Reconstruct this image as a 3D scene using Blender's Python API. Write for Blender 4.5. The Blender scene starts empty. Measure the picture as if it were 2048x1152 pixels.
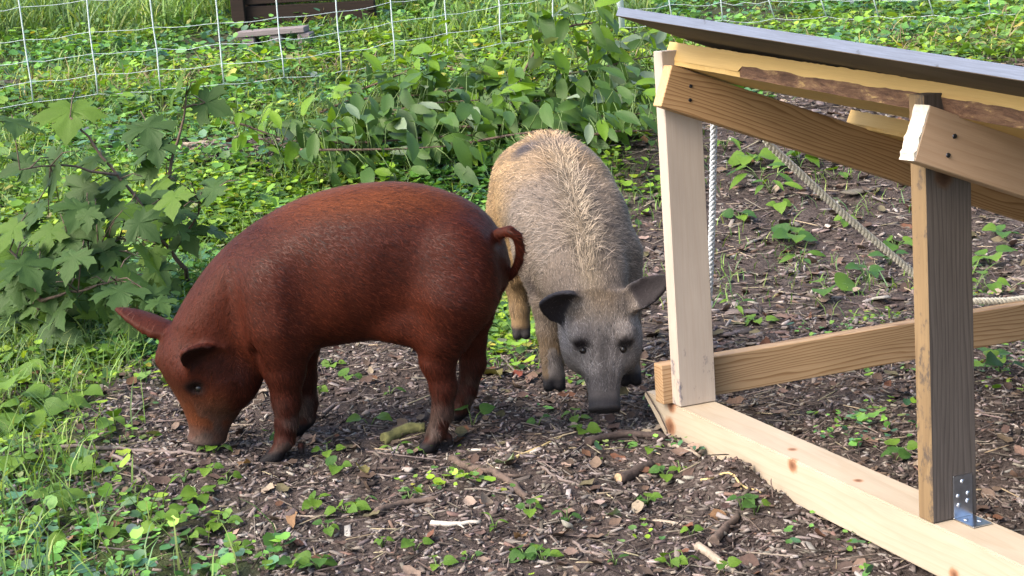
import bpy, bmesh, math, random
import numpy as np
from mathutils import Vector, Matrix, Euler

S = bpy.context.scene
C = S.collection
rnd = random.Random(7)
rng = np.random.default_rng(11)
R = math.radians

# ------------------------------------------------------------------ camera, light, exposure
PITCH, ROLL, CAM_H, FPX = R(14.0), R(3.5), 1.12, 3000.0
def axes():
    c, s = math.cos(ROLL), math.sin(ROLL); cp, sp = math.cos(PITCH), math.sin(PITCH)
    return Vector((c, -s*sp, -s*cp)), Vector((-s, -c*sp, -c*cp)), Vector((0, cp, -sp))
RIGHT, DOWN, FWD = axes()
CAM = Vector((0, 0, CAM_H))
cd = bpy.data.cameras.new('camera'); co = bpy.data.objects.new('camera', cd); C.objects.link(co)
cd.sensor_width = 36; cd.lens = 36*FPX/2048; cd.clip_start = 0.05; cd.clip_end = 600
m = Matrix.Identity(4)
for i in range(3):
    m[i][0] = RIGHT[i]; m[i][1] = -DOWN[i]; m[i][2] = -FWD[i]; m[i][3] = CAM[i]
co.matrix_world = m
S.camera = co

SUN_DIR = Vector((-0.62, -0.34, 0.70)).normalized()        # towards the sun
w = bpy.data.worlds.new('World'); S.world = w; w.use_nodes = True
nt = w.node_tree; bg = nt.nodes['Background']
sky = nt.nodes.new('ShaderNodeTexSky'); sky.sky_type = 'NISHITA'; sky.sun_disc = False
sky.sun_elevation = math.asin(SUN_DIR.z); sky.sun_rotation = math.atan2(SUN_DIR.x, SUN_DIR.y)
sky.air_density = 1.0; sky.dust_density = 4.0; sky.ozone_density = 1.0
nt.links.new(sky.outputs[0], bg.inputs[0]); bg.inputs[1].default_value = 0.15
sd = bpy.data.lights.new('sun', 'SUN'); so = bpy.data.objects.new('sun', sd); C.objects.link(so)
sd.energy = 1.3; sd.angle = R(35); sd.color = (1.0, 0.90, 0.76)
so.rotation_euler = SUN_DIR.to_track_quat('Z', 'Y').to_euler()
S.view_settings.view_transform = 'Standard'; S.view_settings.look = 'None'
S.view_settings.gamma = 1; S.view_settings.exposure = 1.72

# ------------------------------------------------------------------ helpers
def ray(px, py):
    return RIGHT*((px-1024)/FPX) + DOWN*((py-576)/FPX) + FWD
def at_y(px, py, Y):
    d = ray(px, py); return CAM + d*(Y/d.y)
SH_R = np.array([[0.35691, 0.93405, -0.01282], [-0.9321, 0.357, 0.06113], [0.06168, -0.00987, 0.99805]])
SH_O = np.array([0.3533, 3.1253, 0.0467])

def vnoise(x, y, seed=0):
    x = np.asarray(x, float); y = np.asarray(y, float)
    xi = np.floor(x).astype(np.int64); yi = np.floor(y).astype(np.int64); fx = x-xi; fy = y-yi
    fx = fx*fx*(3-2*fx); fy = fy*fy*(3-2*fy)
    def h(a, b):
        n = (a*374761393 + b*668265263 + seed*1274126177) & 0x7fffffff
        n = ((n ^ (n >> 13))*1274126177) & 0x7fffffff
        return ((n ^ (n >> 16)) & 0xffff)/65535.0
    return (h(xi, yi)*(1-fx)+h(xi+1, yi)*fx)*(1-fy) + (h(xi, yi+1)*(1-fx)+h(xi+1, yi+1)*fx)*fy
def sstep(a, b, x):
    t = np.clip((x-a)/(b-a), 0, 1); return t*t*(3-2*t)

def terrain(x, y, fine=True):
    x = np.asarray(x, float); y = np.asarray(y, float)
    z = 0.105*np.log1p(np.exp(np.clip((y-4.6)*2.2, -30, 60)))/2.2
    z = z - 0.05*np.clip(x-0.6, 0, 6)*sstep(6, 10, y)
    z = z + (vnoise(x*1.3, y*1.3, 1)-.5)*0.05*sstep(3.9, 5.5, y)
    u = (x-SH_O[0])*.3569-(y-SH_O[1])*.9321; v = (x-SH_O[0])*.934+(y-SH_O[1])*.357
    wgt = sstep(-.38, -.06, v)*(1-sstep(5.0, 6.5, y))
    zs = np.clip(-.052+.0617*u-.0099*v, -.13, .03)
    z = z*(1-wgt)+zs*wgt
    ridge = np.exp(-((v+.055)/.05)**2)*sstep(-.1, .04, u)*(1-sstep(.34, .62, u))
    z = z + ridge*(.014+.05*vnoise(x*16, y*16, 4))
    z = z + np.exp(-((v+.05)/.05)**2)*sstep(-.4, -.2, -np.abs(u-.02))*.0
    if fine:
        near = 1-sstep(7, 10, y)
        z = z + near*((vnoise(x*7, y*7, 2)-.5)*.024 + (vnoise(x*24, y*24, 3)-.5)*.016)
    return z
TT = 1.5*np.exp(np.linspace(0, math.log(40/1.5), 420))
def ground(px, py):
    d = ray(px, py); t = TT; z = terrain(d.x*t, d.y*t)
    k = int(np.argmax(CAM_H+d.z*t <= z)); a = t[max(k-1, 0)]; b_ = t[k]
    tt = np.linspace(a, b_, 24); z = terrain(d.x*tt, d.y*tt); k = int(np.argmax(CAM_H+d.z*tt <= z))
    return CAM+d*float(tt[k])

SOIL = np.array([(-.50, 1.2), (-.56, 2.3), (-.66, 2.8), (-.92, 3.12), (-1.02, 3.5), (-.80, 3.95), (-.42, 4.1), (0, 4.2), (.30, 4.9), (.5, 6.0), (.95, 6.9), (1.8, 7.3), (3.2, 7.4), (5, 5), (5, 1.2)])
def soil_d(x, y):
    """signed distance to the bare-soil patch, positive inside"""
    x = np.asarray(x, float); y = np.asarray(y, float)
    d = np.full(x.shape, 1e9); ins = np.zeros(x.shape, bool); n = len(SOIL)
    for i in range(n):
        a = SOIL[i]; b = SOIL[(i+1) % n]; e = b-a
        t = np.clip(((x-a[0])*e[0]+(y-a[1])*e[1])/(e@e), 0, 1)
        d = np.minimum(d, np.hypot(x-a[0]-t*e[0], y-a[1]-t*e[1]))
        c = ((a[1] > y) != (b[1] > y)) & (x < (b[0]-a[0])*(y-a[1])/(b[1]-a[1]+1e-12)+a[0])
        ins ^= c
    return np.where(ins, d, -d)
def green(x, y):
    """0 bare soil .. 1 full ground cover"""
    n = vnoise(np.asarray(x)*3.1, np.asarray(y)*3.1, 21)*.6+vnoise(np.asarray(x)*9, np.asarray(y)*9, 22)*.4
    x = np.asarray(x, float); y = np.asarray(y, float)
    gr = sstep(.14, -.16, soil_d(x, y)+(n-.5)*.55)
    bare = sstep(.66, .82, vnoise(x*1.25, y*1.25, 25))*.65*sstep(2.6, 3.4, y)
    bare = np.maximum(bare, .85*sstep(1.0, .35, np.hypot((x+1.16)/.62, (y-6.45)/.42)+.5*(n-.5)))
    return gr*(1-bare)

def tag(o, label=None, cat=None, group=None, kind=None):
    if label: o['label'] = label
    if cat: o['category'] = cat
    if group: o['group'] = group
    if kind: o['kind'] = kind
    return o
def empty(name, loc=(0, 0, 0)):
    o = bpy.data.objects.new(name, None); C.objects.link(o); o.location = loc; o.empty_display_size = .05
    return o
def link(name, me, mat=None, parent=None):
    o = bpy.data.objects.new(name, me); C.objects.link(o)
    if mat and len(me.materials) == 0: me.materials.append(mat)
    if parent: o.parent = parent
    return o
def fast_mesh(name, V, F, col=None, smooth=False, mats=None, midx=None):
    """V (n,3); F (m,k) one polygon size; col (n,3) per-vertex colour"""
    me = bpy.data.meshes.new(name); V = np.asarray(V, np.float32); F = np.asarray(F, np.int32); k = F.shape[1]
    me.vertices.add(len(V)); me.vertices.foreach_set('co', V.ravel())
    me.loops.add(F.size); me.loops.foreach_set('vertex_index', F.ravel())
    me.polygons.add(len(F)); me.polygons.foreach_set('loop_start', np.arange(0, F.size, k, dtype=np.int32))
    try: me.polygons.foreach_set('loop_total', np.full(len(F), k, np.int32))
    except Exception: pass
    if smooth: me.polygons.foreach_set('use_smooth', np.ones(len(F), bool))
    if col is not None:
        a = me.color_attributes.new('Col', 'FLOAT_COLOR', 'POINT')
        c4 = np.ones((len(V), 4), np.float32); c4[:, :3] = col; a.data.foreach_set('color', c4.ravel())
    for mt in (mats or []): me.materials.append(mt)
    me.update(calc_edges=True); me.validate()
    return me
def tube_data(pts, rad, n=6):
    pts = [Vector(p) for p in pts]; V = []; F = []
    if not hasattr(rad, '__len__'): rad = [rad]*len(pts)
    up = Vector((.31, .17, .93))
    for i, p in enumerate(pts):
        t = (pts[min(i+1, len(pts)-1)]-pts[max(i-1, 0)]).normalized()
        a = t.cross(up)
        if a.length < .05: a = t.cross(Vector((1, 0, 0)))
        a.normalize(); b = t.cross(a)
        for k in range(n):
            q = 2*math.pi*k/n; V.append(p+(a*math.cos(q)+b*math.sin(q))*rad[i])
    for i in range(len(pts)-1):
        for k in range(n):
            F.append((i*n+k, i*n+(k+1) % n, (i+1)*n+(k+1) % n, (i+1)*n+k))
    F.append(tuple(range(n-1, -1, -1))); F.append(tuple(range((len(pts)-1)*n, len(pts)*n)))
    return V, F
def mesh_from(name, V, F, smooth=True):
    me = bpy.data.meshes.new(name); me.from_pydata([tuple(v) for v in V], [], F)
    if smooth:
        for p in me.polygons: p.use_smooth = len(p.vertices) <= 4
    me.update(); return me
def tube(name, pts, rad, mat, parent=None, n=6):
    return link(name, mesh_from(name, *tube_data(pts, rad, n)), mat, parent)
def box_mesh(name, x0, x1, y0, y1, z0, z1, bev=.0015, seg=1):
    bm = bmesh.new(); bmesh.ops.create_cube(bm, size=1)
    for v in bm.verts:
        v.co = Vector(((x0+x1)/2+v.co.x*(x1-x0), (y0+y1)/2+v.co.y*(y1-y0), (z0+z1)/2+v.co.z*(z1-z0)))
    if bev: bmesh.ops.bevel(bm, geom=bm.edges[:], offset=bev, segments=seg, affect='EDGES')
    me = bpy.data.meshes.new(name); bm.to_mesh(me); bm.free(); return me

# ------------------------------------------------------------------ materials
def mat(name):
    m = bpy.data.materials.new(name); m.use_nodes = True
    return m, m.node_tree, m.node_tree.nodes['Principled BSDF']
def N(nt, t, **kw):
    n = nt.nodes.new(t)
    for k, v in kw.items(): setattr(n, k, v)
    return n
def ramp(nt, fac, stops):
    r = N(nt, 'ShaderNodeValToRGB'); e = r.color_ramp.elements
    while len(e) < len(stops): e.new(.5)
    for el, (p, c) in zip(e, stops): el.position = p; el.color = (*c, 1)
    nt.links.new(fac, r.inputs[0]); return r
def mixc(nt, fac, a, b, mode='MIX'):
    n = N(nt, 'ShaderNodeMix', data_type='RGBA', blend_type=mode)
    for i, v in ((0, fac), (6, a), (7, b)):
        if isinstance(v, (int, float)): n.inputs[i].default_value = v
        elif isinstance(v, tuple): n.inputs[i].default_value = (*v, 1)
        else: nt.links.new(v, n.inputs[i])
    return n.outputs[2]
def noise(nt, vec, scale, detail=4, rough=.55, dist=0):
    n = N(nt, 'ShaderNodeTexNoise'); n.inputs['Scale'].default_value = scale; n.inputs['Detail'].default_value = detail
    n.inputs['Roughness'].default_value = rough; n.inputs['Distortion'].default_value = dist
    if vec is not None: nt.links.new(vec, n.inputs['Vector'])
    return n.outputs[0]
def bump(nt, b, h, strength=.3, dist=.01):
    n = N(nt, 'ShaderNodeBump'); n.inputs['Strength'].default_value = strength; n.inputs['Distance'].default_value = dist
    nt.links.new(h, n.inputs['Height']); nt.links.new(n.outputs[0], b.inputs['Normal'])
def scaled(nt, vec, s):
    n = N(nt, 'ShaderNodeMapping'); n.inputs['Scale'].default_value = s; nt.links.new(vec, n.inputs['Vector']); return n.outputs[0]

def attr_mat(name, rough=.8, spec=.3, transl=0.0, bump_s=0, gain=(1, 1, 1)):
    m, nt, b = mat(name)
    a = N(nt, 'ShaderNodeVertexColor'); a.layer_name = 'Col'
    col = a.outputs[0]
    if bump_s:
        tc = N(nt, 'ShaderNodeTexCoord'); h = noise(nt, tc.outputs['Object'], bump_s, 3); bump(nt, b, h, .5, .002)
        col = mixc(nt, .35, col, ramp(nt, h, [(.3, (.5, .5, .5)), (.7, (1.35, 1.3, 1.25))]).outputs[0], 'MULTIPLY')
    nt.links.new(col, b.inputs['Base Color']); b.inputs['Roughness'].default_value = rough
    b.inputs['Specular IOR Level'].default_value = spec
    if transl: add_transl(nt, b, col, transl)
    return m
def add_transl(nt, b, col, f):
    t = N(nt, 'ShaderNodeBsdfTranslucent'); ms = N(nt, 'ShaderNodeMixShader'); ms.inputs[0].default_value = f
    out = [n for n in nt.nodes if n.type == 'OUTPUT_MATERIAL'][0]
    tcol = mixc(nt, 1.0, col, (1.35, 1.25, .45), 'MULTIPLY')
    nt.links.new(tcol, t.inputs[0]); nt.links.new(b.outputs[0], ms.inputs[1]); nt.links.new(t.outputs[0], ms.inputs[2])
    nt.links.new(ms.outputs[0], out.inputs[0])
def leaf_mat(name, c1, c2, rough=.45, transl=.3):
    m, nt, b = mat(name); tc = N(nt, 'ShaderNodeTexCoord'); oi = N(nt, 'ShaderNodeObjectInfo')
    h = noise(nt, scaled(nt, tc.outputs['Object'], (1, 1, 1)), 40, 3)
    col = mixc(nt, oi.outputs['Random'], c1, c2)
    col = mixc(nt, .5, col, ramp(nt, h, [(.3, (.72, .74, .7)), (.75, (1.2, 1.18, 1.1))]).outputs[0], 'MULTIPLY')
    nt.links.new(col, b.inputs['Base Color']); b.inputs['Roughness'].default_value = rough
    b.inputs['Specular IOR Level'].default_value = .28
    bump(nt, b, h, .35, .003); add_transl(nt, b, col, transl); return m
def wood_mat(name, light, dark, ring=26, kd=1.0, streak=1.0, rough=.62, knots=(), dirt=None, seed=0.0, contrast=.5, grain=.35):
    """grain runs along local X"""
    m, nt, b = mat(name); tc = N(nt, 'ShaderNodeTexCoord'); oi = N(nt, 'ShaderNodeObjectInfo')
    mp = N(nt, 'ShaderNodeMapping'); nt.links.new(tc.outputs['Object'], mp.inputs['Vector']); mp.inputs['Location'].default_value = (seed, seed*.37, seed*.61)
    P = mp.outputs[0]
    low = noise(nt, scaled(nt, P, (1.2, 9, 9)), 1.0, 3, .5, .3)
    wv = N(nt, 'ShaderNodeTexWave', wave_type='BANDS', bands_direction='Z', wave_profile='SAW')
    dv = N(nt, 'ShaderNodeVectorMath', operation='ADD')
    cmb = N(nt, 'ShaderNodeCombineXYZ'); ml = N(nt, 'ShaderNodeMath', operation='MULTIPLY'); ml.inputs[1].default_value = .10
    nt.links.new(low, ml.inputs[0]); nt.links.new(ml.outputs[0], cmb.inputs[2])
    nt.links.new(scaled(nt, P, (.06, .55, 1)), dv.inputs[0]); nt.links.new(cmb.outputs[0], dv.inputs[1])
    nt.links.new(dv.outputs[0], wv.inputs['Vector']); wv.inputs['Scale'].default_value = ring
    wv.inputs['Distortion'].default_value = 1.2; wv.inputs['Detail'].default_value = 2; wv.inputs['Detail Scale'].default_value = .6
    fib = noise(nt, scaled(nt, P, (14, 420, 420)), 1.0, 4, .6)
    wr = ramp(nt, wv.outputs['Fac'], [(.0, (0, 0, 0)), (.55, (.15, .15, .15)), (.92, (1, 1, 1)), (1.0, (.2, .2, .2))])
    f1 = N(nt, 'ShaderNodeMath', operation='MULTIPLY'); nt.links.new(wr.outputs[0], f1.inputs[0]); f1.inputs[1].default_value = contrast
    col = mixc(nt, f1.outputs[0], light, dark)
    col = mixc(nt, grain*streak, col, ramp(nt, fib, [(.25, (.55, .52, .5)), (.7, (1.18, 1.18, 1.18))]).outputs[0], 'MULTIPLY')
    big = noise(nt, scaled(nt, P, (3, 12, 12)), 1.0, 4, .6)
    col = mixc(nt, .5, col, ramp(nt, big, [(.3, (.74, .71, .68)), (.7, (1.12, 1.1, 1.08))]).outputs[0], 'MULTIPLY')
    for (kx, ky, kz, kr) in knots:
        vs = N(nt, 'ShaderNodeVectorMath', operation='SUBTRACT'); nt.links.new(tc.outputs['Object'], vs.inputs[0]); vs.inputs[1].default_value = (kx, ky, kz)
        vm = N(nt, 'ShaderNodeVectorMath', operation='LENGTH'); nt.links.new(scaled(nt, vs.outputs[0], (.85/kr, 1/kr, 1/kr)), vm.inputs[0])
        kn = noise(nt, tc.outputs['Object'], 90, 2); ad = N(nt, 'ShaderNodeMath', operation='MULTIPLY_ADD'); nt.links.new(kn, ad.inputs[0]); ad.inputs[1].default_value = .5
        nt.links.new(vm.outputs['Value'], ad.inputs[2])
        kc = ramp(nt, ad.outputs[0], [(.0, (.06*kd, .025*kd, .012*kd)), (.42, (.15*kd, .07*kd, .038*kd)), (.8, (.25*kd, .13*kd, .075*kd)), (1.0, (.34*kd, .20*kd, .12*kd))])
        km = ramp(nt, ad.outputs[0], [(.95, (1, 1, 1)), (1.35 if False else 1.0, (0, 0, 0))])
        sc = N(nt, 'ShaderNodeMath', operation='MULTIPLY'); nt.links.new(ad.outputs[0], sc.inputs[0]); sc.inputs[1].default_value = .75
        km = ramp(nt, sc.outputs[0], [(.72, (1, 1, 1)), (.98, (0, 0, 0))])
        col = mixc(nt, km.outputs[0], col, kc.outputs[0])
    if dirt:
        dn = noise(nt, scaled(nt, P, (18, 30, 30)), 1.0, 5, .7)
        if len(dirt) > 2:     # more scuffs towards the foot of the board
            sx = N(nt, 'ShaderNodeSeparateXYZ'); nt.links.new(tc.outputs['Object'], sx.inputs[0])
            mr = N(nt, 'ShaderNodeMapRange'); nt.links.new(sx.outputs[0], mr.inputs[0]); mr.inputs[1].default_value = .0; mr.inputs[2].default_value = .22; mr.inputs[3].default_value = dirt[2]; mr.inputs[4].default_value = 0
            ad = N(nt, 'ShaderNodeMath', operation='ADD'); nt.links.new(dn, ad.inputs[0]); nt.links.new(mr.outputs[0], ad.inputs[1]); dn = ad.outputs[0]
        col = mixc(nt, ramp(nt, dn, [(dirt[1], (0, 0, 0)), (dirt[1]+.1, (1, 1, 1))]).outputs[0], col, dirt[0])
    nt.links.new(col, b.inputs['Base Color']); b.inputs['Roughness'].default_value = rough
    b.inputs['Specular IOR Level'].default_value = .3
    bump(nt, b, fib, .25, .001); return m
def plain(name, c, rough=.6, metal=0, nscale=60, var=.35, bs=.2):
    m, nt, b = mat(name); tc = N(nt, 'ShaderNodeTexCoord'); h = noise(nt, tc.outputs['Object'], nscale, 4)
    col = mixc(nt, 1.0, c, ramp(nt, h, [(.3, (1-var,)*3), (.7, (1+var*.5,)*3)]).outputs[0], 'MULTIPLY')
    nt.links.new(col, b.inputs['Base Color']); b.inputs['Roughness'].default_value = rough; b.inputs['Metallic'].default_value = metal
    if bs: bump(nt, b, h, bs, .003)
    return m

# ------------------------------------------------------------------ ground
def grid_axis(lo, a, b, hi, step, growth=1.16):
    core = list(np.arange(a, b, step)); s = step; r = [core[-1]]
    while r[-1] < hi: s *= growth; r.append(r[-1]+s)
    s = step; l = [core[0]]
    while l[-1] > lo: s *= growth; l.append(l[-1]-s)
    return np.array(l[:0:-1]+core+r[1:])
gx = grid_axis(-120, -1.4, 1.9, 120, .013); gy = grid_axis(-120, 2.0, 4.9, 220, .015)
X, Y = np.meshgrid(gx, gy); Z = terrain(X, Y)
Vg = np.stack([X, Y, Z], -1).reshape(-1, 3); nx, ny = len(gx), len(gy)
idx = np.arange(nx*ny).reshape(ny, nx)
Fg = np.stack([idx[:-1, :-1], idx[:-1, 1:], idx[1:, 1:], idx[1:, :-1]], -1).reshape(-1, 4)
gcov = green(Vg[:, 0], Vg[:, 1])
mg, nt, b = mat('soil'); tc = N(nt, 'ShaderNodeTexCoord'); O = tc.outputs['Object']
a = N(nt, 'ShaderNodeVertexColor'); a.layer_name = 'Col'; sep = N(nt, 'ShaderNodeSeparateColor'); nt.links.new(a.outputs[0], sep.inputs[0])
n1 = noise(nt, O, 9, 6, .7); n2 = noise(nt, O, 120, 5, .7); n3 = noise(nt, O, 2.2, 3)
sc = ramp(nt, n2, [(.25, (.022, .017, .015)), (.5, (.066, .053, .047)), (.68, (.130, .107, .096)), (.82, (.20, .17, .153))])
sc = mixc(nt, .6, sc.outputs[0], ramp(nt, n1, [(.3, (.55, .5, .5)), (.7, (1.25, 1.2, 1.2))]).outputs[0], 'MULTIPLY')
gc = ramp(nt, n2, [(.25, (.018, .024, .008)), (.55, (.045, .075, .016)), (.8, (.09, .13, .03))])
gcm = mixc(nt, .6, gc.outputs[0], ramp(nt, n3, [(.35, (.7, .65, .6)), (.65, (1.2, 1.2, 1.0))]).outputs[0], 'MULTIPLY')
nt.links.new(mixc(nt, sep.outputs[0], sc, gcm), b.inputs['Base Color']); b.inputs['Roughness'].default_value = .95; b.inputs['Specular IOR Level'].default_value = .15
bump(nt, b, n2, .8, .012)
me = fast_mesh('ground', Vg, Fg, np.stack([gcov]*3, -1)*.85, True, [mg])
tag(link('ground', me), kind='structure')

# ------------------------------------------------------------------ pig shelter
M_PINE = wood_mat('new_pine', (.39, .335, .26), (.31, .225, .14), ring=20, contrast=.22, grain=.16, knots=((.455, .0, -.012, .017), (.40, .035, 0, .011), (-.055, 0, -.055, .024), (-.045, 0, -.004, .020), (.63, .03, 0, .010), (.94, .0, -.07, .014)), dirt=((.21, .165, .125), .70))
M_POST = wood_mat('pale_post_pine', (.42, .362, .312), (.36, .285, .225), ring=14, contrast=.2, grain=.14, dirt=((.13, .12, .14), .69, .17), seed=3.3)
M_RAFT = wood_mat('brown_rafter_pine', (.46, .295, .150), (.20, .098, .036), ring=38, contrast=.8, seed=1.7, grain=.35)
M_RAFT2 = wood_mat('pinkish_rafter_pine', (.42, .295, .20), (.30, .18, .105), ring=18, contrast=.3, seed=5.2, grain=.25)
M_RAIL = wood_mat('rail_pine', (.43, .29, .165), (.21, .11, .045), ring=36, contrast=.85, seed=8.1, grain=.3, dirt=((.17, .125, .09), .72))
M_PURL = wood_mat('yellow_slab_wood', (.54, .37, .14), (.43, .26, .082), ring=10, contrast=.25, seed=2.2, grain=.15, dirt=((.14, .07, .03), .74))
M_CUT = plain('saw_cut_end', (.50, .45, .38), .8, nscale=200, var=.25, bs=.5)
M_CUTO = plain('orange_cut_end', (.52, .33, .16), .7, nscale=160, var=.25)
M_OLD = wood_mat('weathered_post_wood', (.092, .079, .071), (.038, .031, .029), ring=30, contrast=.6, seed=4.4, grain=.6, rough=.8, kd=.22, knots=((.575, 0, .036, .021),))
M_OLDS = wood_mat('post_side_wood', (.21, .145, .078), (.10, .064, .036), ring=22, contrast=.4, seed=6.6, grain=.4, dirt=((.075, .058, .046), .53))
M_BARK, nt, b = mat('inner_bark'); tc = N(nt, 'ShaderNodeTexCoord'); h = noise(nt, scaled(nt, tc.outputs['Object'], (16, 60, 60)), 1.0, 6, .7, .4)
nt.links.new(ramp(nt, h, [(.30, (.045, .022, .014)), (.45, (.12, .062, .038)), (.58, (.20, .115, .065)), (.66, (.42, .28, .12))]).outputs[0], b.inputs['Base Color']); b.inputs['Roughness'].default_value = .9; bump(nt, b, h, .9, .006)
M_PLYE = wood_mat('grey_sheet_edge', (.125, .150, .210), (.070, .082, .112), ring=3, contrast=.5, grain=.5, rough=.6, seed=12.5, dirt=((.035, .032, .034), .66))
M_PLYU = wood_mat('sheet_underside', (.115, .088, .062), (.055, .038, .025), ring=8, contrast=.5, seed=9.9, grain=.5, rough=.85)
M_ZINC = plain('galvanised_steel', (.55, .60, .68), .28, 1.0, nscale=40, var=.25, bs=.05)
M_SCREW = plain('dark_screw', (.07, .08, .11), .35, .9, nscale=80)

sh = empty('pig_shelter')
shm = Matrix.Identity(4)
for i in range(3):
    for j in range(3): shm[i][j] = SH_R[i, j]
    shm[i][3] = SH_O[i]
sh.matrix_world = shm
tag(sh, 'half-built timber shelter frame with pale posts and grey roof sheet', 'shelter')
def fr(o, ax, ay, az):
    """matrix with given local axes in shelter coordinates (u,v,w)"""
    M = Matrix.Identity(4)
    for i in range(3):
        M[i][0] = ax[i]; M[i][1] = ay[i]; M[i][2] = az[i]; M[i][3] = o[i]
    return M
def part(name, me, mt, M, parent=None):
    o = link(name, me, mt, parent or sh); o.matrix_local = M; return o
I4 = Matrix.Identity(4)
# skid: 4x4 with a sloped end
def skid_mesh(u0, u1):
    bm = bmesh.new(); P = [(u0, -.006), (u0-.0, -.012), (u0+.102, -.089), (u1, -.089), (u1, 0), (u0+.004, 0)]
    f = bm.faces.new([bm.verts.new((a, 0, c)) for a, c in P]); r = bmesh.ops.extrude_face_region(bm, geom=[f])
    for v in r['geom']:
        if isinstance(v, bmesh.types.BMVert): v.co.y += .089
    bmesh.ops.recalc_face_normals(bm, faces=bm.faces[:]); bmesh.ops.bevel(bm, geom=bm.edges[:], offset=.003, segments=2, affect='EDGES')
    me = bpy.data.meshes.new('skid'); bm.to_mesh(me); bm.free(); return me
part('skid', skid_mesh(-.18, 1.5), M_PINE, I4)
part('skid', skid_mesh(-.18, 1.5), M_PINE, Matrix.Translation((0, 1.36, -.012)))
UP = ((0, 0, 1), (1, 0, 0), (0, 1, 0))   # board axes: length up, thickness u, width v
def post(o, L, mt):
    return part('post', box_mesh('post', 0, L, -.038, 0, 0, .089), mt, fr(o, *UP))
p1 = post((0, 0, .0015), .774, M_POST)
p2 = post((.887, 0, .0015), .705, M_OLD); p2['label'] = 'dark weathered post with a steel bracket at its foot'
p2.data.materials.append(M_OLDS)
for f in p2.data.polygons:
    if f.normal.z < -.7 : f.material_index = 1
post((0, 1.36, -.010), .25, M_POST); post((.887, 1.36, -.010), .19, M_POST)
# rail (behind the posts)
part('rail', box_mesh('rail', -.022, 1.47, -.038, 0, 0, .089), M_RAIL, fr((-.0385, 0, .002), (0, 1, 0), (1, 0, 0), (0, 0, 1)))
th = math.atan(.378); ct, st = math.cos(th), math.sin(th)
SL = ((0, ct, -st), (1, 0, 0), (0, st, ct))   # along the slope
def rafter(o, L, mt, screws, endmat):
    r = part('rafter', box_mesh('rafter', 0, L, -.019, .019, -.089, 0), mt, fr(o, *SL))
    r.data.materials.append(endmat)
    for f in r.data.polygons:
        if f.normal.x < -.9: f.material_index = 1
    for (a, c) in screws:
        bm = bmesh.new(); bmesh.ops.create_cone(bm, cap_ends=True, segments=10, radius1=.0042, radius2=.0035, depth=.002)
        me = bpy.data.meshes.new('screw'); bm.to_mesh(me); bm.free()
        s_ = part('screw', me, M_SCREW, Matrix.Translation((a, .0198, c)) @ Matrix.Rotation(R(-90), 4, 'X'), r)
    return r
rafter((.0195, .004, .747), 1.52, M_RAFT, ((.055, -.03), (.062, -.058), (1.38, -.03), (1.39, -.06)), M_CUTO)
r2 = rafter((.9065, -.016, .693), 1.52, M_RAFT2, ((.060, -.033), (.058, -.064)), M_CUT)
# splintered saw-cut end of the second rafter
bm = bmesh.new()
for i in range(16):
    z = -.089*i/15
    for y in (-.0185, .0185):
        bm.verts.new((-.0006-rnd.random()*.0022 - (.0025 if i in (9, 13) else 0), y, z))
bm.verts.ensure_lookup_table()
for i in range(15): bm.faces.new([bm.verts[2*i], bm.verts[2*i+1], bm.verts[2*i+3], bm.verts[2*i+2]])
e = bmesh.ops.extrude_face_region(bm, geom=bm.faces[:])
for v in e['geom']:
    if isinstance(v, bmesh.types.BMVert): v.co.x = .001
me = bpy.data.meshes.new('splintered_end'); bm.to_mesh(me); bm.free()
part('splintered_end', me, M_CUT, I4, r2)
# purlins: rough slabs across the rafters, they follow the fall of the roof towards the front
fall = -.077
def frame_roof(o):
    ax = Vector((1, 0, fall)).normalized(); sl = Vector((0, ct, -st)); nz = ax.cross(sl).normalized(); sy = nz.cross(ax)
    return fr(o, ax, sy, nz)
def slab(L, W, T, bark, seed):
    """rough sawn slab with waney lower edge; local x length, y across (down-slope), z up"""
    rr = random.Random(seed); n = 150; sec = []; jt = 0.0
    for i in range(n+1):
        x = L*i/n; wv = .006*math.sin(i*.35+seed)+.004*rr.uniform(-1, 1); bk = bark(x/L)
        top = T+.001*rr.uniform(-1, 1); jt = .75*jt+.018*rr.uniform(-1, 1)
        sec.append([(x, 0, top), (x, -.001, T*((.40+.14*bk+jt) if bk > .2 else .2)), (x, .010*bk+.001, T*.28-.02*bk*.3), (x, .014*bk+.004+wv*.3, 0.0), (x, W, 0), (x, W, T)])
    V = [v for s in sec for v in s]; F = []; mi = []
    for i in range(n):
        for k in range(6):
            F.append((i*6+k, i*6+(k+1) % 6, (i+1)*6+(k+1) % 6, (i+1)*6+k)); mi.append(1 if (k in (1, 2) and bark((i+.5)/n) > .2) else 0)
    F.append(tuple(range(6))); mi.append(0); F.append(tuple(n*6+k for k in range(5, -1, -1))); mi.append(0)
    me = bpy.data.meshes.new('purlin'); me.from_pydata(V, [], F); me.materials.append(M_PURL); me.materials.append(M_BARK)
    for p, q in zip(me.polygons, mi): p.material_index = q
    bm = bmesh.new(); bm.from_mesh(me); bmesh.ops.recalc_face_normals(bm, faces=bm.faces[:]); bm.to_mesh(me); bm.free()
    me.update(); return me
def bark1(t):
    x = t*1.55
    return max(0, min(1, (x-.26)/.2))*max(.12, min(1, .72+.3*math.sin(x*8.3)+.14*math.sin(x*31)+.1*math.sin(x*57)))
w0 = .747-.378*.022+.0015
pu = part('purlin', slab(1.55, .15, .047, bark1, 3), None, frame_roof((-.045, .026, w0+.0085)))
pu['label'] = 'upper yellow slab with a strip of bark left along its edge'
w1 = .747-.378*.47+.0015
part('purlin', slab(1.5, .13, .036, lambda t: 0, 5), None, frame_roof((-.035, .472, w1+.003)))
w2 = .747-.378*1.25+.0015
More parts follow.
